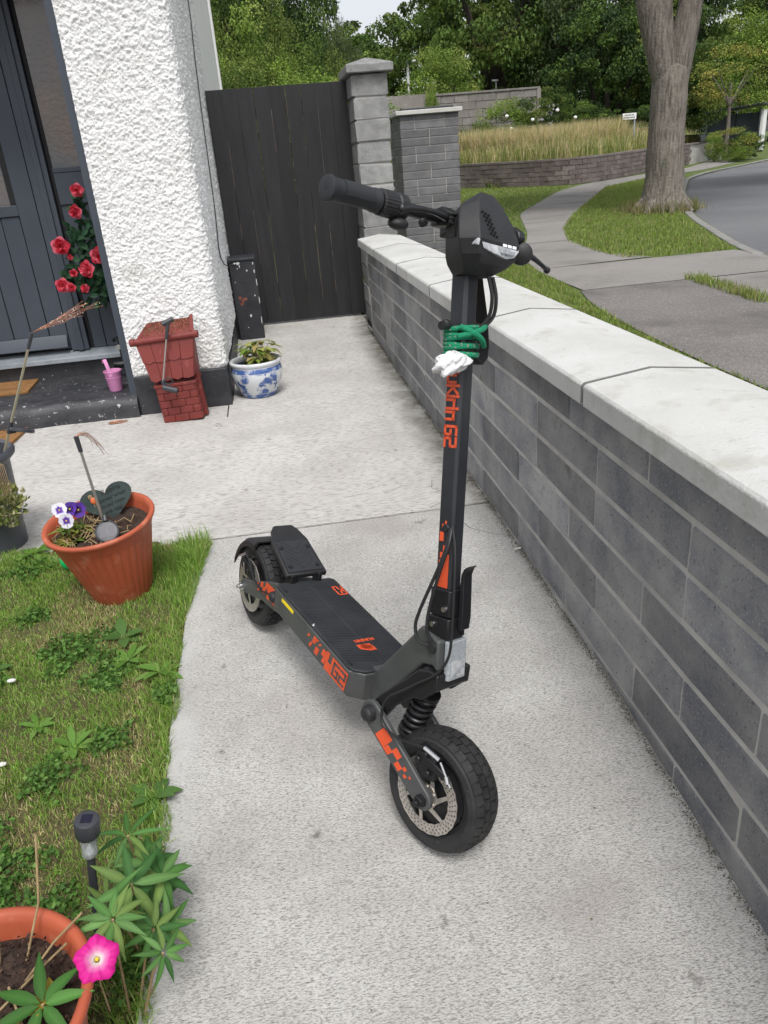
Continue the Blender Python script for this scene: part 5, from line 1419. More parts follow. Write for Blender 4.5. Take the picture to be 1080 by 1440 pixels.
# coil of wire on the concrete
b = MB()
for k in range(3): b.tube([(-.985+.045*(.8+.1*k)*math.cos(a)+.012*k, 4.37+.02*math.sin(a)+.004*k, float(g(4.37))+.004+.002*math.sin(3*a+k)) for a in np.linspace(0, 6.28, 22)], .0022, 6)
tag(b.build('string_coil', M['copper'], smooth=True), 'small coil of brown string on the concrete before the black step', 'string')
# black iron ornament beside the door sill
io = empty('iron_ornament', (-.975, 4.93, .153), 'small black iron ornament with curled top standing right of the door sill', 'ornament')
b = MB().tube([(0, 0, .06), (.004, 0, .16), (.002, 0, .215), (-.012, 0, .242), (-.030, 0, .238), (-.034, 0, .222)], [.014, .014, .013, .012, .011, .006], 10)
b.tube([(-.06, 0, .085), (-.02, 0, .08), (.02, 0, .085)], [.016, .024, .018], 10)
for (x, x2) in ((-.055, -.062), (-.035, -.03), (.005, 0), (.022, .03)): b.tube([(x, 0, .08), (x2, 0, .0)], [.009, .006], 8)
b.build('body', M['iron'], io, smooth=True)
MB().cyl((-.006, -.013, .19), (-.006, -.017, .19), .015, n=18).build('silver_disc', M['chrome'], io, smooth=True, angle=40)

# rose spray by the door
rs = empty('rose_spray', (-1.0, 5.02, .60), 'red rose spray with dark green leaves hanging beside the grey front door', 'rose plant')
RO = [(-1.018, 4.92, 1.244, .030), (-1.05, 4.92, 1.133, .028), (-1.179, 4.92, .957, .033), (-.978, 4.92, .884, .034), (-1.05, 4.90, .817, .033), (-1.22, 4.92, .739, .034), (-1.142, 4.92, .801, .017), (-1.095, 4.92, .705, .018), (-1.139, 4.92, .89, .013), (-1.175, 4.92, .72, .022)]
def rose(parent, c, r, face):
    t = empty('rose_bloom', c); t.parent = parent
    F_ = unit(np.array(face, float)); s_ = unit(np.cross((0, 0.1, 1), F_)); u_ = np.cross(F_, s_)
    b = TB()
    for ring_, (n_, rr, hh, cup) in enumerate(((5, 1.0, .10, .55), (5, .78, .35, .9), (4, .52, .62, 1.25), (3, .28, .82, 1.5))):
        for k in range(n_):
            a = 2*math.pi*(k+.37*ring_)/n_+.3*random.random(); d = math.cos(a)*s_+math.sin(a)*u_; sd_ = -math.sin(a)*s_+math.cos(a)*u_
            vs = []; nn = 5
            for i in range(nn+1):
                t_ = i/nn; w = r*rr*1.0*math.sin(math.pi*min(.97, .12+.74*t_))
                out = r*rr*(t_**.7); up_ = r*(hh*.45+cup*.6*t_**2)*(1 if ring_ else .6)-(.10*r if t_ > .9 and ring_ < 2 else 0)
                for s in (-1, 0, 1): vs.append(d*(out-abs(s)*w*.28)+sd_*s*w*.62+F_*(up_+abs(s)*r*.06))
            fs = []
            for i in range(nn): fs += [(3*i, 3*i+1, 3*i+4, 3*i+3), (3*i+1, 3*i+2, 3*i+5, 3*i+4)]
            b.add(vs, fs); cc = random.choice([(.70, .07, .11), (.56, .03, .06), (.80, .17, .23), (.74, .10, .15)]); b.mark(cc)
    tinted('petals', b, M['petal'], t, b.t)
for i, (x, y, z, r) in enumerate(RO): rose(rs, (x+1.0, y-5.02-.01, z-.60), r*random.uniform(1.25, 1.7), (random.uniform(-.5, .3), -.85, random.uniform(-.1, .6)))
b = TB()
cen = [(-1.02, 1.19), (-1.0, 1.05), (-1.03, 1.0), (-1.10, .97), (-1.06, .93), (-1.11, .87), (-1.04, .88), (-1.10, .80), (-1.02, .76), (-1.17, .80), (-1.03, .70), (-1.06, .66), (-.99, .66), (-1.0, .80), (-1.13, .76), (-1.09, 1.03)]
for k in range(190):
    cx_, cz_ = random.choice(cen); a = random.uniform(0, 6.28)
    leaf_mesh(b, (cx_+1.0+random.uniform(-.035, .035), random.uniform(-.10, -.03), cz_-.6+random.uniform(-.04, .04)), (math.cos(a), random.uniform(-.9, .1), math.sin(a)-.35), random.uniform(.04, .07), random.uniform(.024, .036), up=(0, -1, .4), bend=.3)
    b.mark(random.choice([(.018, .05, .022), (.025, .07, .03), (.012, .034, .018), (.03, .09, .045)]))
tinted('leaves', b, M['leaf'], rs, b.t)
b = MB()
for (x, y, z, r) in RO: b.tube([(.03, .06, .08), (.02, .0, (z-.60)*.55), (x+1.0, y-5.02+.01, z-.60)], .0022, 6)
b.tube([(.01, .05, .0), (.02, -.02, .15), (.02, -.05, .45)], .003, 6)
b.build('stems', M['barkdark'], rs, smooth=True)

# painted garden ornament behind the pot
go = empty('garden_ornament', (-.838, 2.585, float(g(2.6))-.02), 'glazed white and green garden ornament half hidden behind the terracotta pot', 'ornament')
MB().ball((.0, 0, .168), .030, 16, sc=(1, 1, .9)).build('white_head', M['ornwhite'], go, smooth=True)
MB().ball((-.038, -.012, .192), .013, 12, sc=(1.2, .8, 1)).build('yellow_beak', M['ornyellow'], go, smooth=True)
MB().lathe([(.015, .085), (.015, .14), (.017, .145)], 16).build('black_neck', M['darkgrey'], go, smooth=True, angle=40)
MB().ball((-.012, -.01, .060), .036, 16, sc=(.85, 1, .95)).build('green_body', M['orngreen'], go, smooth=True)
MB().loft([[(x, r*math.cos(a), .045+r*.7*math.sin(a)) for a in np.linspace(0, 6.28, 13)[:-1]] for x, r in ((.012, .012), (.04, .016), (.085, .024), (.09, .002))]).build('white_tail', M['ornwhite'], go, smooth=True)

# near pot, bottom left
NP = (-.575, .79, float(g(.79))-.02)
npot = ribbed_pot('plant_pot', NP, 'terracotta pot full of dark compost at the near corner of the lawn', .105, .178, .30, ribs=30)
ps = [[(.05, .10, .26), (.075, .145, .33), (.085, .19, .43)], [(.03, .02, .262), (.075, .06, .275), (.125, .085, .30)], [(-.02, -.05, .262), (-.06, -.03, .272), (-.10, -.02, .275)], [(.01, .10, .262), (.015, .11, .30)], [(.06, .06, .265), (.10, .10, .29), (.15, .11, .33)], [(.08, -.02, .262), (.04, .05, .272)]]
wires('dead_stems', M['straw'], ps, .0019, npot, 7)['kind'] = 'stuff'
b = TB()
for k in range(34):
    a = random.uniform(0, 6.28); x, y = random.choice([(-.03, -.075), (.06, -.03), (.11, .01), (-.075, -.095)]); leaf_mesh(b, (x+random.uniform(-.02, .02), y+random.uniform(-.02, .02), .268+random.uniform(0, .02)), (math.cos(a), math.sin(a), random.uniform(.1, .8)), random.uniform(.018, .034), .015, bend=.3)
    b.mark(random.choice([(.48, .34, .03), (.38, .28, .04), (.30, .26, .05)]))
tinted('yellow_leaves', b, M['leaf'], npot, b.t)
V, F, T = leaf_cards(np.stack([rng.uniform(-.14, .14, 1500), rng.uniform(-.14, .14, 1500), .262+rng.uniform(-.003, .012, 1500)], 1), rng.uniform(.003, .011, 1500), rng.uniform(.003, .008, 1500), tint=pick([(.028, .015, .010), (.05, .028, .02), (.016, .01, .008), (.09, .05, .035)], 1500), fold=1.2)
k_ = np.hypot(*V.reshape(-1, 4, 3)[:, 0, :2].T) < .148; V = V.reshape(-1, 4, 3)[k_].reshape(-1, 3); T = T.reshape(-1, 4, 3)[k_].reshape(-1, 3)
i = np.arange(len(V)//4)[:, None]*4; F = np.concatenate([i+np.array([[0, 1, 2]]), i+np.array([[0, 2, 3]])], 1).reshape(-1, 3)
o = bpy.data.objects.new('compost_crumbs', npmesh('compost_crumbs', V, F, M['debris'], T)); col.objects.link(o); o.parent = npot; o['kind'] = 'stuff'
MB().cyl((-.125, -.105, .24), (-.165, -.135, .42), .016, .016, 14).build('grey_stake', M['darkgrey'], npot, smooth=True, angle=40)

# little solar stake lamp with clear lantern
slp = empty('solar_light', (-.497, 1.085, float(g(1.08))-.002), 'small solar stake lamp with clear lantern standing in the lupin leaves', 'solar light')
slp.rotation_euler = (R(1), R(9), 0); slp.scale = (.74, .74, 1)
MB().cyl((0, 0, 0), (0, 0, .225), .0105, n=18).build('post', M['darkgrey'], slp, smooth=True, angle=40)
MB().lathe([(.0165, .222), (.0185, .225), (.0185, .228), (.0175, .23), (.0205, .272), (.0205, .276), (.018, .276), (.0155, .23), (.014, .226)], 28, rib=lambda r, z, a: r*(1+.02*math.cos(14*a))).build('lantern', M['clearplastic'], slp, smooth=True, angle=50)
MB().lathe([(.012, .228), (.006, .236), (.003, .245)], 12).build('bulb', M['ornwhite'], slp, smooth=True)
MB().lathe([(.027, .272), (.0295, .275), (.030, .303), (.0285, .308), (.024, .3095), (.01, .3095)], 32).build('lamp_cap', M['darkgrey'], slp, smooth=True, angle=40)
MB().box((-.0125, -.0125, .3097), (.0125, .0125, .3108)).build('solar_cell', M['solar'], slp)

# lupins: palmate leaves on stalks
def lupin(loc, label, whorls, cols):
    t = empty('lupin', loc, label, 'lupin', 'lupin plants along the drive edge')
    b = TB(); stem_b = MB()
    for (c, face, n_, L, W) in whorls:
        c = np.array(c)-np.array(loc); F_ = unit(np.array(face, float)); s_ = unit(np.cross((.2, .3, 1), F_) if abs(F_[2]) < .9 else np.cross((0, 1, 0), F_)); u_ = np.cross(F_, s_)
        for k in range(n_):
            a = 2*math.pi*k/n_+random.uniform(-.12, .12); d = math.cos(a)*s_+math.sin(a)*u_+F_*.18
            leaf_mesh(b, c+d*.004, d, L*random.uniform(.8, 1.1), W, up=F_, bend=random.uniform(.12, .6), n=6, fold=random.uniform(.15, .6), shape=.72); cc = np.array(random.choice(cols))*random.uniform(.85, 1.15); b.vein(tuple(cc))
        f0 = np.array([c[0]*.35, c[1]*.35, 0]); stem_b.tube([f0, f0*.4+c*.6+np.array([0, 0, .02]), c], .0022, 6)
    tinted('leaves', b, M['leaf'], t, b.t); stem_b.build('stems', M['straw'], t, smooth=True)
    return t
LG = [(.055, .135, .032), (.075, .17, .045), (.04, .11, .028), (.10, .20, .06), (.12, .19, .05)]
lupin((-.43, .93, float(g(.93))), 'lupin with the flat star of leaflets above the pink petunia', [((-.392, .920, .165), (.1, -.35, .9), 11, .056, .0135), ((-.318, .885, .11), (.5, -.4, .6), 9, .045, .010), ((-.35, .965, .07), (.3, -.5, .8), 9, .05, .013)], LG)
lupin((-.40, 1.04, float(g(1.04))), 'lupin with broad drooping leaflets in front of the small solar lamp', [((-.385, 1.020, .125), (.25, -.5, .7), 7, .082, .017), ((-.425, 1.01, .105), (-.6, -.6, .4), 6, .070, .015), ((-.345, 1.06, .09), (.5, -.3, .8), 9, .066, .016), ((-.375, 1.08, .05), (.2, -.3, .8), 10, .07, .016), ((-.335, .985, .05), (.4, -.5, .6), 9, .058, .013)], LG)
lupin((-.41, 1.15, float(g(1.15))), 'lupin with upright folded leaflets behind the small solar lamp', [((-.412, 1.145, .115), (.1, -.1, 1), 7, .07, .012), ((-.385, 1.13, .05), (.4, -.2, .8), 9, .07, .019), ((-.42, 1.16, .03), (-.2, -.1, .9), 9, .06, .015)], LG)
lupin((-.47, .80, float(g(.8))), 'lupin leaf with holes leaning over the rim of the near pot', [((-.466, .785, .18), (.0, -.3, .9), 7, .074, .0185)], [(.040, .115, .022), (.055, .14, .03)])
# petunia
pe = empty('petunia', (-.400, .829, .130), 'bright pink petunia with white throat by the near pot', 'petunia'); pe.scale = (.74, .74, .74)
b = TB(); F_ = unit(np.array([.25, -.50, .80])); s_ = unit(np.cross((0, 0, 1), F_)); u_ = np.cross(F_, s_); c0 = np.array([.010, -.002, .092]); n = 80; vs = []
rows = [(.004, -.020), (.008, -.008), (.016, -.001), (.026, .003), (.034, .003), (.039, .001), (.042, -.002)]
for (r, h) in rows:
    for k in range(n):
        a = 2*math.pi*k/n; lob = 1+.10*math.cos(5*a)*(r/.046)+.03*math.sin(17*a)*(r/.046)**3
        vs.append(c0+(math.cos(a)*s_+math.sin(a)*u_)*r*lob+F_*(h+.004*math.sin(10*a+1)*(r/.046)**2))
fs = [(j*n+k, j*n+(k+1) % n, (j+1)*n+(k+1) % n, (j+1)*n+k) for j in range(len(rows)-1) for k in range(n)]
b.add(vs, fs)
for j, cc in enumerate(((.6, .55, .35), (.8, .75, .72), (.70, .22, .45), (.62, .022, .27), (.60, .016, .25), (.62, .015, .25), (.50, .012, .20))):
    b.t.append((n, cc))
tinted('petals', b, M['petal'], pe, b.t)
MB().ball(c0+F_*-.004, .004, 8).build('stamens', M['ornyellow'], pe, smooth=True)
MB().tube([(-.03, .06, -.16), (-.015, .03, -.02), c0-F_*.02], .002, 6).build('stem', M['straw'], pe)

# litter
for (x, y, r, lb) in ((-.87, 1.905, .013, 'small white pebble lying in the lawn, farther from the near pot'), (-.80, 1.564, .012, 'small white pebble lying in the lawn, nearer the near pot')):
    o = MB().ball((0, 0, 0), r, 10, sc=(1, .6, .4)).build('pebble', M['stone'], smooth=True); o.location = (x, y, float(g(y))+.02); tag(o, lb, 'pebble', 'pebbles in the lawn')
o = MB().cyl((-.012, 0, 0), (.012, .004, 0), .0045, n=8).build('cigarette_butt', M['stone']); o.location = (.722, 2.26, float(g(2.26))+.005); tag(o, 'white cigarette end at the foot of the block wall', 'litter')
o = MB().tube([(0, 0, 0), (.012, .02, .003), (.02, .045, .002)], .002, 6).build('twig', M['straw']); o.location = (-.395, .93, float(g(.93))+.004); tag(o, 'short dry twig on the drive edge below the petunia', 'twig')

# loose grit and bits on the drive
n = 420
P = np.stack([rng.uniform(-.38, .72, n), rng.uniform(.6, 5.5, n), np.zeros(n)], 1); P[:, 2] = g(P[:, 1])+.002
V, F, T = leaf_cards(P, rng.uniform(.002, .008, n), rng.uniform(.0015, .005, n), D=np.stack([rng.normal(size=n), rng.normal(size=n), np.zeros(n)], 1), tint=pick([(.06, .05, .04), (.12, .10, .07), (.35, .33, .3), (.09, .1, .05)], n), jit=.1)
o = bpy.data.objects.new('grit', npmesh('grit', V, F, M['debris'], T)); col.objects.link(o); tag(o, 'scattered grit and leaf bits on the concrete drive', kind='stuff')
# hairline cracks at the wall end of the slab joint
b = MB()
for pts in ([(.50, 2.69), (.56, 2.73), (.60, 2.80), (.67, 2.84), (.73, 2.93)], [(.62, 2.66), (.58, 2.58), (.61, 2.47), (.68, 2.40), (.74, 2.37)], [(.60, 2.80), (.55, 2.88), (.57, 2.97)]):
    L0, R0 = [], []
    for i, p in enumerate(pts):
        p = np.array(p); t = unit(np.array(pts[min(i+1, len(pts)-1)])-np.array(pts[max(i-1, 0)])); w = .0016*(1-.6*i/len(pts)); nn = np.array([-t[1], t[0]])*w
        L0.append((*(p+nn), float(g(p[1]))+.0012)); R0.append((*(p-nn), float(g(p[1]))+.0012))
    m_ = len(pts); b.add(L0+R0, [(i, i+1, m_+i+1, m_+i) for i in range(m_-1)])
tag(b.build('crack', M['jointgrey']), kind='structure')
# ------------------------------------------------------------------ lawn
def stuff(name, V, F, m, T, label=None):
    o = bpy.data.objects.new(name, npmesh(name, V, F, m, T)); col.objects.link(o); tag(o, label, kind='stuff'); return o
LAWN = [(-2.4, .2), (-.40, .2), (-.385, .55), (-.40, .8), (-.378, .92), (-.392, 1.02), (-.38, 1.1), (-.398, 1.2), (-.372, 1.3), (-.40, 1.42), (-.392, 1.5), (-.405, 1.6), (-.385, 1.7), (-.41, 1.83), (-.40, 1.95), (-.408, 2.08), (-.392, 2.2), (-.378, 2.35), (-.365, 2.5), (-.345, 2.64), (-.6, 2.68), (-.95, 2.74), (-1.25, 2.83), (-2.4, 3.1)]
b = MB()
xs_ = np.linspace(-2.6, -.406, 70); ys_ = np.linspace(0, 2.72, 90); nz_ = vnoise(70, 90, 6)*.016+vnoise(70, 90, 2)*.008
V = np.array([(x, y, float(g(y))-.012+nz_[i, j]*(1 if x < -.44 else .6)) for i, x in enumerate(xs_) for j, y in enumerate(ys_)])
o = bpy.data.objects.new('lawn', npmesh('lawn', V, gridfaces(70, 90), M['soil'], smooth=True)); col.objects.link(o); tag(o, kind='structure')
pm = vnoise(260, 320, 26); pm2 = vnoise(260, 320, 9)
def patch(P): 
    i = np.clip(((P[:, 0]+2.5)/2.2*259).astype(int), 0, 259); j = np.clip((P[:, 1]/3.2*319).astype(int), 0, 319)
    return .6*pm[i, j]+.4*pm2[i, j]
inX = lambda P: P[(P[:, 0] > -1.55)]
P2 = scatter(LAWN, 330000); P2 = P2[(P2[:, 0] > -.62-.42*P2[:, 1])]
pt = patch(P2); edge = np.minimum(1, np.maximum(0, (P2[:, 0]+.50)/.08))
P3 = np.concatenate([P2, (g(P2[:, 1])-.002)[:, None]], 1)
green = pick([(.17, .32, .045), (.21, .37, .06), (.14, .265, .036), (.27, .41, .085), (.33, .42, .13)], len(P2))
dry = pick([(.50, .43, .21), (.41, .35, .16), (.58, .50, .28), (.32, .29, .13)], len(P2))
k_ = (rng.random(len(P2)) < np.clip((pt-.38)*2.7, .14, .75)*(1-.75*edge))[:, None]
T = np.where(k_, dry, green)
ln = rng.uniform(.009, .027, len(P2))*(1+.9*edge*rng.random(len(P2)))*(1.1-.35*k_[:, 0])
cr = np.hypot(P2[:, 0]+.43, P2[:, 1]-2.5); ln = ln*(1+1.5*np.exp(-(cr/.14)**2)); far_ = (P2[:, 1] > 2.58); ln[far_] *= 1.35
V, F, T = blades(P3, ln, rng.uniform(.0013, .0028, len(P2)), T, lean=.75)
stuff('grass', V, F, M['blade'], T, 'short patchy lawn grass with dry straw beside the drive')
# clover and low weeds in the turf
cl = []
for (cx_, cy_, r, n_) in ((-.72, 2.02, .12, 900), (-.60, 1.86, .07, 350), (-.95, 1.9, .08, 350), (-.75, 1.25, .12, 900), (-.62, 1.12, .10, 700), (-.9, 2.25, .06, 260), (-.55, 1.6, .06, 250), (-.42, 1.75, .05, 240), (-1.0, 2.6, .1, 360), (-.68, 1.5, .07, 300), (-.48, .80, .10, 700), (-.43, .62, .09, 600), (-.42, 1.0, .06, 350), (-.42, 1.22, .05, 240)):
    a = rng.uniform(0, 6.28, n_); q = r*np.sqrt(rng.random(n_))*(.6+.5*np.sin(a*2+cx_*40)**2+.25*np.sin(a*5+cy_*30)); cl.append(np.stack([cx_+q*np.cos(a), cy_+q*np.sin(a)], 1))
cl = np.concatenate(cl); cl = cl[inpoly(cl, LAWN)]
P3 = np.concatenate([cl, (g(cl[:, 1])+rng.uniform(.006, .026, len(cl)))[:, None]], 1)
V, F, T = leaf_cards(P3, rng.uniform(.009, .017, len(cl)), rng.uniform(.008, .014, len(cl)), D=np.stack([rng.normal(size=len(cl)), rng.normal(size=len(cl)), .25*np.ones(len(cl))], 1), tint=pick([(.07, .155, .03), (.095, .20, .04), (.13, .23, .055), (.055, .12, .026)], len(cl)), jit=.25)
stuff('clover', V, F, M['leaf'], T, 'low clover leaves spreading through the lawn')
# rosette weeds
def weed_mesh(kind):
    b = TB()
    for k in range(9 if kind else 7):
        a = k*2.4+random.uniform(-.2, .2); leaf_mesh(b, (0, 0, 0), (math.cos(a), math.sin(a), random.uniform(.25, .9)), random.uniform(.05, .085), .024 if kind else .034, bend=.35, n=6, fold=.2, shape=1.2); b.mark(random.choice([(.09, .19, .03), (.12, .24, .045), (.15, .26, .06)] if kind else [(.06, .13, .03), (.08, .16, .04)]))
    me = b.mesh('weed', M['leaf']); T = np.concatenate([np.repeat(np.array([c]), k, 0) for k, c in b.t]); T = np.concatenate([T, np.ones((len(T), 1))], 1).astype(np.float32)
    a = me.attributes.new('tint', 'FLOAT_COLOR', 'POINT'); a.data.foreach_set('color', T.ravel()); me.polygons.foreach_set('use_smooth', [True]*len(me.polygons)); return me
wm = [weed_mesh(0), weed_mesh(1), weed_mesh(1)]
for i, (x, y, s, lb) in enumerate(((-.585, 2.06, 1.0, 'bright green rosette weed just in front of the ribbed terracotta pot'), (-.555, 1.94, .9, 'paler rosette weed a step in front of the one at the pot'), (-.455, 1.86, .9, 'broad rosette weed on the drive edge beside a paler one'), (-.425, 1.40, .85, 'rosette weed on the drive edge behind the lupins'), (-.75, 1.70, .7, 'small rosette weed in the straw coloured middle of the lawn'), (-.64, 1.60, .8, 'dark rosette weed in the lawn left of the front wheel'), (-.95, 1.98, .8, 'leafy weed at the left side of the lawn below the ornament'), (-.405, .80, 1.0, 'broad leafed weed on the drive edge under the petunia'), (-1.02, 2.74, 1.1, 'tall leafed weed at the far lawn edge beside the grey pot'), (-.41, 1.16, .9, 'rosette weed half hidden by the lupins at the drive edge'))):
    o = bpy.data.objects.new('weed', wm[i % 3]); col.objects.link(o); o.location = (x, y, float(g(y))+.004); o.scale = (s, s, s); o.rotation_euler = (0, 0, i*1.3); tag(o, lb, 'weed', 'weeds in the lawn')

# street-side grass
def street_grass(name, poly, n, L, W, cols, label, lean=.6, zf=zt, wid=(1, 1)):
    P = scatter(poly, n); P3 = np.concatenate([P, (zf(P[:, 1])-.002)[:, None]], 1)
    V, F, T = blades(P3, rng.uniform(.5, 1.2, len(P))*L, rng.uniform(.7, 1.3, len(P))*W, pick(cols, len(P)), lean=lean); return stuff(name, V, F, M['blade'], T, label)
GC = [(.17, .255, .042), (.21, .30, .058), (.14, .21, .034), (.26, .31, .085), (.30, .29, .13)]
street_grass('grass', [(.97, 1.2), (2.5, 1.2), (2.53, 4.6), (2.62, 5.56), (2.76, 6.77), (2.93, 7.6), (2.97, 8.3), (3.2, 10), (.97, 10)], 42000, .045, .0065, GC, 'mown verge between the garden wall and the footpath')
ISL = [(5.5, 8.72), (4.9, 8.74), (4.2, 8.95), (4.18, 9.8), (4.36, 11.2), (4.94, 12.97), (5.96, 15.17), (7.65, 18.37), (9.9, 22.6), (12.3, 25.0), (14.0, 25.6), (12.5, 23.4), (9.4, 17.6), (7.4, 13.6), (6.55, 11.5), (5.65, 9.2)]
street_grass('grass', ISL, 42000, .055, .009, GC, 'mown grass island round the big street tree')
n = 4500; n = 2600; a = rng.uniform(0, 6.28, n); q = np.abs(rng.normal(.50, .16, n)); P = np.stack([7.42+q*np.cos(a), 14.45+q*np.sin(a)], 1); P3 = np.concatenate([P, zt(P[:, 1])[:, None]], 1)
V, F, T = blades(P3, rng.uniform(.08, .26, n), rng.uniform(.006, .011, n), pick([(.26, .22, .11), (.16, .18, .06), (.30, .25, .14), (.12, .15, .04)], n), lean=.4); stuff('grass', V, F, M['blade'], T, 'long dry grass round the foot of the street tree')
street_grass('grass', [(.97, 10.2), (3.3, 10.2), (4.2, 12.6), (5.3, 16.5), (8.3, 22.4), (9.6, 24.6), (8.0, 27), (6.6, 29.6), (.97, 29.6)], 30000, .06, .014, GC, 'bright mown lawn between the brick pillar and the low retaining wall')
street_grass('grass', [(3.82, 5.7), (3.98, 5.7), (4.12, 7.12), (3.96, 7.14)], 900, .09, .006, GC+[(.28, .24, .12)], 'tuft of grass in the crack between footpath and crossover')

# ------------------------------------------------------------------ low retaining wall, grassy bank, concrete wall
RW = np.array([(3.5, 31.2), (7.1, 29.4), (8.2, 26.9), (9.3, 25.4), (10.3, 25.25), (11.9, 26.4), (14.3, 28.9), (17.2, 31.4), (20, 34.5)])
def dens(P, n):
    s = np.concatenate([[0], np.cumsum(np.linalg.norm(np.diff(P, axis=0), axis=1))]); t = np.linspace(0, s[-1], n); q = np.stack([np.interp(t, s, P[:, i]) for i in range(2)], 1)
    for _ in range(2): q[1:-1] = .25*q[:-2]+.5*q[1:-1]+.25*q[2:]
    return q, s[-1]
rw, Ls = dens(RW, 60); nrm = unit(np.stack([-np.gradient(rw[:, 1]), np.gradient(rw[:, 0])], 1))
rt = empty('retaining_wall', (10.3, 25.3, float(zt(25.3))), 'low weathered brick retaining wall curving below the wild grass', 'wall')
def onrw(b, name, m, **k): o = b.build(name, m, rt, **k); o.location = (-10.3, -25.3, -float(zt(25.3))); return o
hR = .74
onrw(MB().loft([[(*(p-nn*.0), float(zt(p[1]))-.1), (*(p), float(zt(p[1]))+hR-.01), (*(p+nn*.3), float(zt(p[1]))+hR-.01), (*(p+nn*.3), float(zt(p[1]))-.1)] for p, nn in zip(rw, nrm)]), 'wall_core', M['mortar'])
cum = 0; brick_me = []
# long brick panels: five courses of stretcher bricks, placed one by one
bmesh_far = [block_mesh('brick', .425, .05, .128, M['oldbrick'], .006, .003) for _ in range(4)]
seg = np.concatenate([[0], np.cumsum(np.linalg.norm(np.diff(rw, axis=0), axis=1))]); cnt = 0
for r_ in range(5):
    s = 2.6+(.22 if r_ % 2 else 0)
    while s < Ls-4.2 and cnt < 295:
        p = np.array([np.interp(s, seg, rw[:, 0]), np.interp(s, seg, rw[:, 1])]); nn = np.array([np.interp(s, seg, nrm[:, 0]), np.interp(s, seg, nrm[:, 1])])
        o = bpy.data.objects.new('brick', bmesh_far[cnt % 4]); col.objects.link(o); o.parent = rt
        q = p-nn*(.010+random.uniform(0, .008)); o.location = (q[0]-10.3, q[1]-25.3, float(zt(p[1]))+.07+r_*.142-float(zt(25.3))); o.rotation_euler = (0, 0, math.atan2(nn[1], nn[0])-math.pi/2); cnt += 1; s += .442
onrw(MB().loft([[(*(p-nn*.05), float(zt(p[1]))+hR-.012), (*(p-nn*.05), float(zt(p[1]))+hR+.045), (*(p+nn*.34), float(zt(p[1]))+hR+.045), (*(p+nn*.34), float(zt(p[1]))+hR-.012)] for p, nn in zip(rw, nrm)]), 'coping', M['oldbrick'])
# bank
vs = []; nb_ = 12
for p, nn in zip(rw, nrm):
    for k in range(nb_):
        d = .28+k*k*.11; q = p+nn*d; vs.append((q[0], q[1], float(zt(p[1]))+hR-.03+.45*(1-math.exp(-d/3))))
vs = np.array(vs)
o = bpy.data.objects.new('bank', npmesh('bank', vs, gridfaces(60, nb_), M['turf'], smooth=True)); col.objects.link(o); tag(o, kind='structure')
n = 46000; s = rng.uniform(2.0, Ls-1.0, n); d = rng.uniform(.3, 6.5, n)**1.0
P = np.stack([np.interp(s, seg, rw[:, i])+np.interp(s, seg, nrm[:, i])*d for i in (0, 1)], 1)
z = zt(np.interp(s, seg, rw[:, 1]))+hR-.03+.45*(1-np.exp(-d/3))
hgt = rng.uniform(.28, .6, n)*(.75+.8*np.minimum(1, d/2.2))
cols_d = pick([(.60, .50, .27), (.68, .57, .33), (.52, .45, .20), (.68, .54, .37)], n); cols_g = pick([(.19, .25, .06), (.26, .29, .09), (.15, .22, .045)], n)
T0 = np.where((rng.random(n) < .25+.5*np.minimum(1, d/2.0))[:, None], cols_d, cols_g)
V, F, T = blades(np.concatenate([P, z[:, None]], 1), hgt, rng.uniform(.010, .022, n), T0, lean=.28); stuff('wild_grass', V, F, M['blade'], T, 'tall straw coloured wild grass on the bank above the low brick wall')
n = 1500; s = rng.uniform(3, Ls-6, n); dd_ = rng.uniform(.02, .35, n); P = np.stack([np.interp(s, seg, rw[:, i])-np.interp(s, seg, nrm[:, i])*dd_ for i in (0, 1)], 1)
keep = vnoise(400, 2, 26)[np.clip((s/Ls*399).astype(int), 0, 399), 0] > .52; P = P[keep]
V, F, T = blades(np.concatenate([P, zt(P[:, 1])[:, None]], 1), rng.uniform(.08, .32, len(P)), rng.uniform(.02, .045, len(P)), pick([(.08, .12, .03), (.12, .15, .05), (.2, .19, .09)], len(P)), lean=.6); stuff('wild_grass', V, F, M['blade'], T, 'weeds along the foot of the low brick wall')
# tall grey block wall
gwl = empty('concrete_wall', (9.5, 35.6, 1.0), 'tall stained grey block wall behind the wild grass', 'wall')
def cw(b, name, m, **k): o = b.build(name, m, gwl, **k); o.location = (-9.5, -35.6, -1.0); return o
cw(MB().box((7.62, 35.52, .2), (12.35, 35.7, 3.62)), 'wall_core', M['mortar']); cw(MB().box((2.0, 34.9, .2), (7.5, 35.1, 3.70)), 'wall_panel', M['greywall'])
blk = [block_mesh('block', .588, .08, .283, M['greywall'], .008, .004) for _ in range(4)]; k_ = 0
for r_ in range(10):
    for i in range(9):
        x = 7.92+i*.6+(.3 if r_ % 2 else 0)-.15
        if x > 12.25: continue
        o = bpy.data.objects.new('block', blk[k_ % 4]); col.objects.link(o); o.parent = gwl; k_ += 1; o.location = (x-9.5, 35.50-35.6+random.uniform(-.004, .004), 3.47-r_*.295-1.0)
cw(MB().box((7.55, 35.42, 3.622), (12.4, 35.78, 3.70)), 'coping', M['greywall'], bevel=.01)
cw(MB().box((12.25, 35.40, .2), (12.42, 35.80, 3.62)), 'end_pier', M['greywall'], bevel=.01)

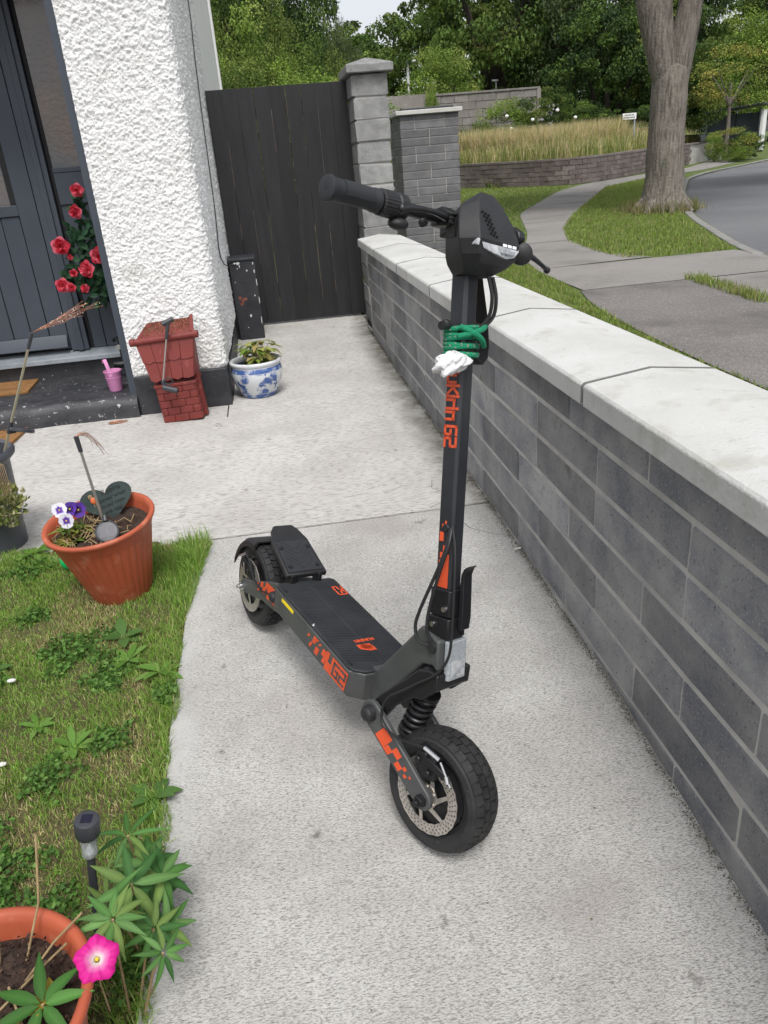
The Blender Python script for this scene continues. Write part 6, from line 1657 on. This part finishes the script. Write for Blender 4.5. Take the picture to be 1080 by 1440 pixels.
# ------------------------------------------------------------------ foliage
def crown_mesh(name, nclump, per, leaf, cols, seed, shape='round', flat=.62, hole=.0, clump=.23):
    rg = np.random.default_rng(seed); C = []
    while len(C) < nclump:
        p = rg.uniform(-1, 1, 3); r = np.linalg.norm(p)
        if r > 1 or r < .30: continue
        if shape == 'tall' and (abs(p[0])+abs(p[1]))*.8 > 1.05-.55*max(0, p[2]): continue
        C.append(p*(r**-.28))
    cols = [tuple(BR*q for q in c_) for c_ in cols]
    C = np.array(C); C = C/np.maximum(1, np.linalg.norm(C, axis=1))[:, None]
    cs = rg.uniform(.6, 1.35, nclump)*clump; base = pick(cols, nclump, rg, .16)
    P, D, T = [], [], []
    for c, s_, bc in zip(C, cs, base):
        d = unit(rg.normal(size=(per, 3))); rr = rg.uniform(.35, 1.0, (per, 1))**.6
        q = c+d*rr*s_*np.array([1.15, 1.15, flat]); P.append(q); D.append(unit(d*np.array([1, 1, .5])+np.array([0, 0, -.45]))); T.append(bc*(1+.20*rg.normal(size=(per, 1))).clip(.5, 1.6))
    P = np.concatenate(P); D = np.concatenate(D); T = np.concatenate(T)
    V, F, T = leaf_cards(P, rg.uniform(.7, 1.3, len(P))*leaf, rg.uniform(.7, 1.3, len(P))*leaf*.62, D, T, jit=.8, rg=rg)
    return npmesh(name, V, F, M['leaf'], T)
BR = 1.5
SYC = [(.050, .085, .018), (.065, .105, .022), (.085, .125, .028), (.040, .070, .016), (.11, .14, .035)]
DRK = [(.022, .042, .014), (.030, .055, .016), (.038, .068, .020)]
GRY = [(.060, .085, .035), (.075, .10, .042), (.05, .072, .03)]
LIT = [(.10, .16, .028), (.13, .19, .035), (.08, .13, .022), (.16, .20, .05)]
YEL = [(.12, .15, .03), (.15, .17, .035), (.09, .125, .025), (.18, .165, .04)]
CR = {'syc': crown_mesh('crown', 105, 230, .050, SYC, 1, clump=.19), 'syc2': crown_mesh('crown', 115, 210, .048, SYC+LIT[:1], 2, clump=.18), 'dark': crown_mesh('crown', 110, 210, .048, DRK+SYC[:1], 3, clump=.19), 'gry': crown_mesh('crown', 120, 240, .034, GRY, 4, flat=1.1, clump=.165),
      'lit': crown_mesh('crown', 90, 230, .046, LIT, 5, flat=.75, clump=.28), 'yel': crown_mesh('crown', 46, 90, .060, YEL, 6, clump=.30), 'fine': crown_mesh('crown', 85, 330, .030, LIT+SYC, 7, flat=.9, clump=.19), 'fine2': crown_mesh('crown', 75, 330, .030, SYC+YEL[:1], 17, flat=1.1, clump=.18), 'finedark': crown_mesh('crown', 130, 300, .032, DRK+SYC[:1], 8, flat=.8, clump=.20)}
trunks = {}
def tree(x, y, r, h, kind, label, base=None, lift=.2, cat='tree', group='trees behind the street', trunk_r=None, sy=1.0, bark=None, cb=None):
    z0 = float(zt(min(y, 70))) if base is None else base
    t = empty('tree' if cat == 'tree' else 'shrub', (x, y, z0), label, cat, group)
    cz = cb if cb is not None else h*lift; half = (h-cz)/2
    o = bpy.data.objects.new('crown', CR[kind]); col.objects.link(o); o.parent = t; o.location = (0, 0, cz+half); o.scale = (r, r*sy, half); o.rotation_euler = (0, 0, random.uniform(0, 6.28))
    tr = trunk_r or .035*h
    b = MB(); b.tube([(0, 0, -.1), (.03*r, .02*r, cz*.6+.1), (-.02*r, 0, cz+half*.8)], [tr*1.25, tr, tr*.45], 8)
    for k in range(4):
        a = k*1.6+.4; b.tube([(0, 0, cz*.8+.1*h), (.35*r*math.cos(a), .35*r*math.sin(a), cz+half*.7), (.65*r*math.cos(a), .65*r*math.sin(a), cz+half*1.2)], [tr*.5, tr*.32, tr*.12], 6)
    b.build('trunk', bark or M['barkdark'], t, smooth=True)
    return t
G1 = 'tall trees behind the grey block wall'
TL = [ # x, y, r, h, kind, label
 (6.0, 50, 3.2, 7.3, 'syc', 'rounded tree farthest left in the row above the grey wall'),
 (9.0, 47, 3.3, 8.3, 'syc2', 'broad sycamore directly above the left end of the grey wall'),
 (13.0, 44, 3.9, 13.5, 'syc', 'tall sycamore with hanging leaf layers above the middle of the grey wall'),
 (16.2, 42, 3.6, 14.5, 'gry', 'grey green willowy tree right of the grey wall end'),
 (19.2, 40, 3.6, 14, 'dark', 'dark broad tree left of the street sign'),
 (16.2, 37.2, 2.7, 7.0, 'dark', 'dark low tree filling in below the willowy tree'),
 (18.9, 36.5, 2.4, 6.6, 'syc', 'leafy tree directly behind the white street sign'),
 (21.2, 40, 2.0, 13, 'dark', 'dark tree seen just left of the big street trunk'),
 (22.6, 46, 2.8, 7.4, 'dark', 'dark tree seen behind the big street trunk'),
 (27.6, 54, 3.8, 8.0, 'dark', 'dark tree just right of the big street trunk'),
 (31.0, 52, 3.4, 7.4, 'lit', 'bright leafy tree above the bus shelter'),
 (36.5, 55, 4.4, 12.5, 'syc2', 'large leafy tree behind the right end of the bus shelter'),
 (40, 56, 4.2, 12, 'syc', 'leafy tree at the far right of the street'),
 (3.0, 62, 3.2, 11.0, 'gry', 'pale tree seen in the gap left of the gate pillar cap'),
 (8.3, 66, 5.0, 10.0, 'syc2', 'big tree in the far row left of the sycamores'),
 (18.2, 62, 5.2, 19, 'syc', 'tallest tree of the far row behind the sycamores'),
 (23, 60, 6, 20, 'dark', 'dark tree of the far row behind the street sign'),
 (36, 68, 5.0, 9.2, 'syc2', 'tree of the far row between street trunk and shelter'),
 (48, 70, 6.5, 14, 'dark', 'dark tree of the far row beyond the right edge of the shelter')]
for (x, y, r, h, k, lb) in TL: tree(x, y, r, h, k, lb, lift=.10 if h < 12 else .14, group=G1)
G2 = 'bushes in front of the grey block wall'
for (x, y, r, h, k, lb, bs) in ((10.3, 33.6, 1.15, 2.2, 'lit', 'leafy bush with white blooms against the middle of the grey wall', .95), (11.9, 33.2, 1.2, 2.6, 'syc', 'tall leafy bush at the right end of the grey wall', .9), (13.3, 33.0, 1.2, 2.0, 'syc2', 'dark round bush just right of the grey wall end', .9), (14.6, 33.4, 1.1, 1.6, 'dark', 'low dark bush farther right of the grey wall', .9), (9.0, 34.0, .9, 1.4, 'gry', 'small grey green bush left of the blooming one', 1.0), (6.8, 34.0, .9, 2.0, 'lit', 'light green bush showing over the brick pillar capping', 1.0), (7.55, 34.7, .35, 3.0, 'lit', 'ivy clump at the step between the two wall panels', 1.0), (16.2, 33.6, 1.2, 1.7, 'dark', 'low dark bush behind the foot of the street sign', .9)):
    tree(x, y, r, h, k, lb, base=bs, lift=.02, cat='shrub', group=G2, trunk_r=.05)
for (x, y, r, h, k, lb) in ((9.0, 40, 1.8, 5.4, 'lit', 'pale green treetop rising just over the grey wall'), (5.8, 41, 1.0, 4.7, 'yel', 'yellow green treetop beside the lamp post over the wall')): tree(x, y, r, h, k, lb, lift=.3, group=G1)
b = MB(); n_ = 0
for (x, y, z) in ((10.0, 32.45, 2.55), (10.15, 32.4, 2.1), (11.9, 32.0, 2.6), (11.0, 32.3, 2.35), (12.6, 31.9, 2.3)):
    o = MB().ball((0, 0, 0), .075, 10, sc=(1, .6, .8)).build('flower_head', M['white'], smooth=True); o.location = (x, y, z); n_ += 1
    tag(o, ['large white bloom highest on the left bush', 'large white bloom just below the highest one on the left bush', 'white bloom on the tall bush at the wall end', 'white bloom between the two bushes', 'white bloom farthest right along the bushes'][n_-1], 'flower', 'white blooms on the bushes')
# garden trees behind the gate
G3 = 'garden trees beyond the gate'
for (x, y, r, h, k, lb, cb_) in ((.45, 13.6, 1.15, 2.9, 'fine', 'light green garden tree directly above the middle of the gate', .6), (-.35, 13.0, 1.0, 3.0, 'fine2', 'light green garden tree close to the white house corner', .5), (1.5, 14.8, 1.0, 2.55, 'lit', 'yellow green garden bush behind the gate pillar cap', .6), (1.15, 18, 1.05, 4.2, 'fine2', 'feathery olive tree rising behind the gate', 1.0), (-.2, 20, 2.2, 9.0, 'finedark', 'dark tall tree above the left half of the gate', 1.6), (1.3, 24, 1.35, 8.2, 'finedark', 'dark tall tree above the right half of the gate', 1.2), (2.12, 19, .55, 4.0, 'gry', 'slender olive tree left of the gate pillar', .8), (-2, 24, 3, 9.5, 'finedark', 'dark tree hidden mostly by the white house corner', 1), (.75, 28, 1.9, 10.5, 'fine2', 'tall olive tree behind the dark ones over the gate', 1.5), (-.6, 16.5, 1.2, 4.6, 'fine', 'mid green tree between the white corner and the dark tree', .6)):
    tree(x, y, r, h, k, lb, base=.06, cb=cb_, group=G3, trunk_r=.07)

# ------------------------------------------------------------------ big street tree
bt = empty('street_tree', (7.42, 14.4, float(zt(14.4))), 'large grey barked street tree with forked trunk on the grass island', 'tree')
def limb(b, pts, rs, n=30, seed=0, amp=.045):
    pts = [np.array(p, float) for p in pts]; K = 36; out = []; rr = []
    T_ = np.linspace(0, 1, K); tt = np.linspace(0, 1, len(pts)); A = np.array(pts)
    from_ = np.stack([np.interp(T_, tt, A[:, i]) for i in range(3)], 1)
    for _ in range(3): from_[1:-1] = .25*from_[:-2]+.5*from_[1:-1]+.25*from_[2:]
    rad = np.interp(T_, tt, rs); rg = np.random.default_rng(seed); nz_ = vnoise(K+4, n+4, 4, rg); nz2 = vnoise(K+4, n+4, 2, rg)
    loops = []
    for i in range(K):
        t = unit(from_[min(i+1, K-1)]-from_[max(0, i-1)]); a = unit(np.cross((0, 1, 0.01), t)); c = np.cross(t, a)
        loops.append([from_[i]+rad[i]*(1+amp*3*(nz_[i, min(k, n-k)]-.5)+amp*1.6*(nz2[i, min(k, n-k)]-.5))*(math.cos(k*2*math.pi/n)*a+math.sin(k*2*math.pi/n)*c) for k in range(n)])
    b.loft(loops)
b = MB()
limb(b, [(.02, 0, -.15), (.02, 0, .06), (.01, 0, .35), (-.01, 0, 1.0), (.0, 0, 1.7), (.0, 0, 2.15), (.02, 0, 2.36), (.02, 0, 2.46)], [.56, .46, .365, .325, .30, .305, .26, .06], seed=1, amp=.045)
limb(b, [(-.05, 0, 1.9), (-.16, 0, 2.4), (-.34, 0, 2.9), (-.50, 0, 3.4), (-.75, .1, 4.6), (-1.2, .2, 6.2)], [.17, .225, .235, .215, .18, .09], seed=2)
limb(b, [(.08, 0, 1.9), (.13, 0, 2.35), (.20, 0, 2.85), (.29, 0, 3.4), (.55, -.1, 4.6), (1.1, -.3, 6.4)], [.17, .225, .22, .20, .17, .09], seed=3)
limb(b, [(.02, .05, 2.1), (-.02, .06, 2.6), (-.12, .08, 3.1), (-.20, .2, 4.6), (-.1, .4, 6.4)], [.10, .13, .12, .10, .06], seed=4)
for k in range(9):
    a = k*.75; b.tube([(.02, 0, .30), (.02+.36*math.cos(a), .36*math.sin(a), .16), (.02+.62*math.cos(a), .62*math.sin(a), -.02)], [.12, .11, .04], 8)
b.build('trunk', M['bark'], bt, smooth=True)
for (x, y, z, r, s) in ((-1.3, .3, 7.2, 2.3, .7), (1.4, -.2, 7.6, 2.4, .7), (0, .8, 8.6, 2.8, .75)):
    o = bpy.data.objects.new('crown', CR['syc']); col.objects.link(o); o.parent = bt; o.location = (x, y, z); o.scale = (r, r, r*s); o.rotation_euler = (0, 0, x)
# overhanging crown of the next street tree at the right edge
nt_ = empty('tree', (15.2, 17.2, float(zt(17.2))), 'dark overhanging street tree whose branches droop in at the top right corner', 'tree', 'street trees')
for (x, y, z, r, h) in ((-2.7, .8, 5.6, 2.15, 1.9), (-.6, 0, 6.6, 2.6, 2.2), (1.4, .3, 6.0, 2.2, 2.0)):
    o = bpy.data.objects.new('crown', CR['finedark']); col.objects.link(o); o.parent = nt_; o.location = (x, y, z); o.scale = (r, r, h); o.rotation_euler = (0, 0, x)
MB().tube([(0, 0, -.1), (0, 0, 1.5), (-.1, 0, 4), (-.3, 0, 6.5)], [.32, .26, .22, .1], 12).tube([(-.05, 0, 3.4), (-1.2, .3, 4.8), (-2.6, .8, 5.9)], [.14, .10, .04], 8).tube([(-.05, 0, 3.6), (.7, .1, 4.9), (1.5, .3, 6.2)], [.14, .10, .04], 8).build('trunk', M['bark'], nt_, smooth=True)
# small yellowish tree and bush by the shelter
tree(19.45, 32.6, 1.55, 4.2, 'yel', 'small yellow green tree standing beside the bus shelter', cb=2.0, group='street trees', trunk_r=.085, bark=M['bark'])
tree(18.85, 31.0, .85, 1.25, 'yel', 'round brownish green bush at the kerb in front of the shelter', lift=0, cat='shrub', group='bushes at the kerb', trunk_r=.04)
tree(19.75, 31.6, .65, 1.05, 'dark', 'dark purple green bush on the road side of the kerb bush', lift=0, cat='shrub', group='bushes at the kerb', trunk_r=.04)
tree(18.7, 30.5, .55, .55, 'lit', 'low bright green plant in front of the kerb bush', lift=0, cat='shrub', group='bushes at the kerb', trunk_r=.03)
tree(18.6, 31.9, .45, 1.1, 'lit', 'bright green leafy plant behind the kerb bush', lift=0, cat='shrub', group='bushes at the kerb', trunk_r=.03)

# ------------------------------------------------------------------ street furniture
zs = float(zt(30))+1.12
sg = empty('street_sign', (14.25, 30.2, zs-.4), 'small white street name sign on a thin grey post in the wild grass', 'sign')
MB().cyl((0, 0, 0), (0, 0, 1.28), .030, n=12).build('post', M['galv'], sg, smooth=True, angle=40)
sp_ = MB().box((-.50, -.045, 1.08), (.04, -.032, 1.29)).build('name_plate', M['white'], sg, bevel=.004)
b = MB()
for k in range(7): b.box((-.42+.055*k, -.0475, 1.205), (-.385+.055*k, -.0465, 1.245))
for k in range(10): b.box((-.45+.045*k, -.0475, 1.125), (-.42+.045*k, -.0465, 1.165))
b.build('lettering', M['ink'], sp_)['kind'] = 'stuff'
lpz = float(zt(44))
lp_ = empty('lamp_post', (8.35, 44, lpz), 'thin grey lamp post with flat lantern rising above the grey wall', 'lamp post')
MB().tube([(0, 0, 0), (0, 0, 5.4)], [.09, .07], 10).build('column', M['white'], lp_, smooth=True)
MB().box((-.10, -.12, 5.36), (.42, .12, 5.50)).build('lantern', M['white'], lp_, bevel=.03)
l2 = empty('lamp_post', (12.4, 42, float(zt(42))), 'small grey lamp head on a pole over the right part of the grey wall', 'lamp post')
MB().tube([(0, 0, 0), (0, 0, 4.15)], [.05, .04], 8).build('column', M['galv'], l2, smooth=True); MB().box((-.22, -.08, 4.13), (.10, .08, 4.22)).build('lantern', M['galv'], l2, bevel=.02)
rs_ = empty('road_sign', (24.55, 45.0, float(zt(45))), 'red road sign on a post half hidden by the street trunk', 'sign')
MB().cyl((0, 0, 0), (0, 0, 3.9), .035, n=10).build('post', M['galv'], rs_, smooth=True, angle=40)
MB().cyl((0, -.05, 3.45), (0, -.03, 3.45), .36, n=28).build('sign_disc', M['signred'], rs_); MB().cyl((0, -.056, 3.45), (0, -.051, 3.45), .24, n=28).build('sign_face', M['white'], rs_); MB().box((-.2, -.05, 2.45), (.2, -.03, 2.8)).build('sub_plate', M['white'], rs_)
# bus shelter
bz = float(zt(41))
bsx = empty('bus_shelter', (25.2, 41.8, bz), 'grey bus shelter with sloping roof and pale end post beside the road', 'bus shelter'); bsx.rotation_euler = (0, 0, R(-50)); bsx.scale = (.84, .84, .82)
MB().box((-1.75, .62, .12), (1.75, .68, 2.2)).build('back_panel', M['shelter'], bsx)
for k in range(3): MB().box((-1.75+1.75*k-.025, .58, .05), (-1.75+1.75*k+.025, .62, 2.25)).build('mullion', M['darkgrey'], bsx)
MB().box((-1.75, .57, 1.02), (1.75, .615, 1.09)).build('waist_rail', M['galv'], bsx); MB().box((-1.75, .57, .08), (1.75, .615, .16)).build('bottom_rail', M['galv'], bsx)
MB().box((1.69, -.05, 0), (1.86, .58, 2.32)).build('end_post', M['white'], bsx, bevel=.01)
MB().box((-1.78, -.55, .25), (-1.75, .58, 2.15)).build('side_glass', M['shelterglass'], bsx)
MB().loft([[(-2.05, y, z) for y, z in ((-.95, 2.30), (.85, 2.25), (.85, 2.33), (-.95, 2.40))], [(2.05, y, z) for y, z in ((-.95, 2.62), (.85, 2.55), (.85, 2.63), (-.95, 2.72))]]).build('roof', M['darkgrey'], bsx, bevel=.015)
for x in (-1.76, 0, 1.76): MB().cyl((x, -.5, 0), (x, -.5, 2.45), .045, n=10).build('post', M['darkgrey'], bsx, smooth=True)
MB().box((-1.0, .30, .45), (1.2, .55, .50)).build('bench', M['darkgrey'], bsx, bevel=.01)
lb_ = empty('litter_bin', (22.9, 42.0, float(zt(41))), 'black litter bin standing left of the bus shelter', 'litter bin')
MB().box((-.34, -.30, 0), (.34, .30, 1.25)).build('bin_body', M['darkgrey'], lb_, bevel=.04); MB().box((-.37, -.33, 1.255), (.37, .33, 1.36)).build('bin_hood', M['ink'], lb_, bevel=.04); MB().box((-.2, -.315, .95), (.2, -.302, 1.12)).build('bin_mouth', M['ink'], lb_)
fh = empty('garden_wall', (30, 60, float(zt(60))), 'pale rendered wall far behind the bus shelter', 'wall')
MB().box((-4, -.1, -.3), (5.5, .1, 2.7)).build('wall_panel', M['planthouse'], fh); MB().box((-4.05, -.16, 2.71), (5.55, .16, 2.82)).build('coping', M['capwhite'], fh)
print('tris', sum(len(o.data.polygons) for o in bpy.data.objects if o.type == 'MESH'))
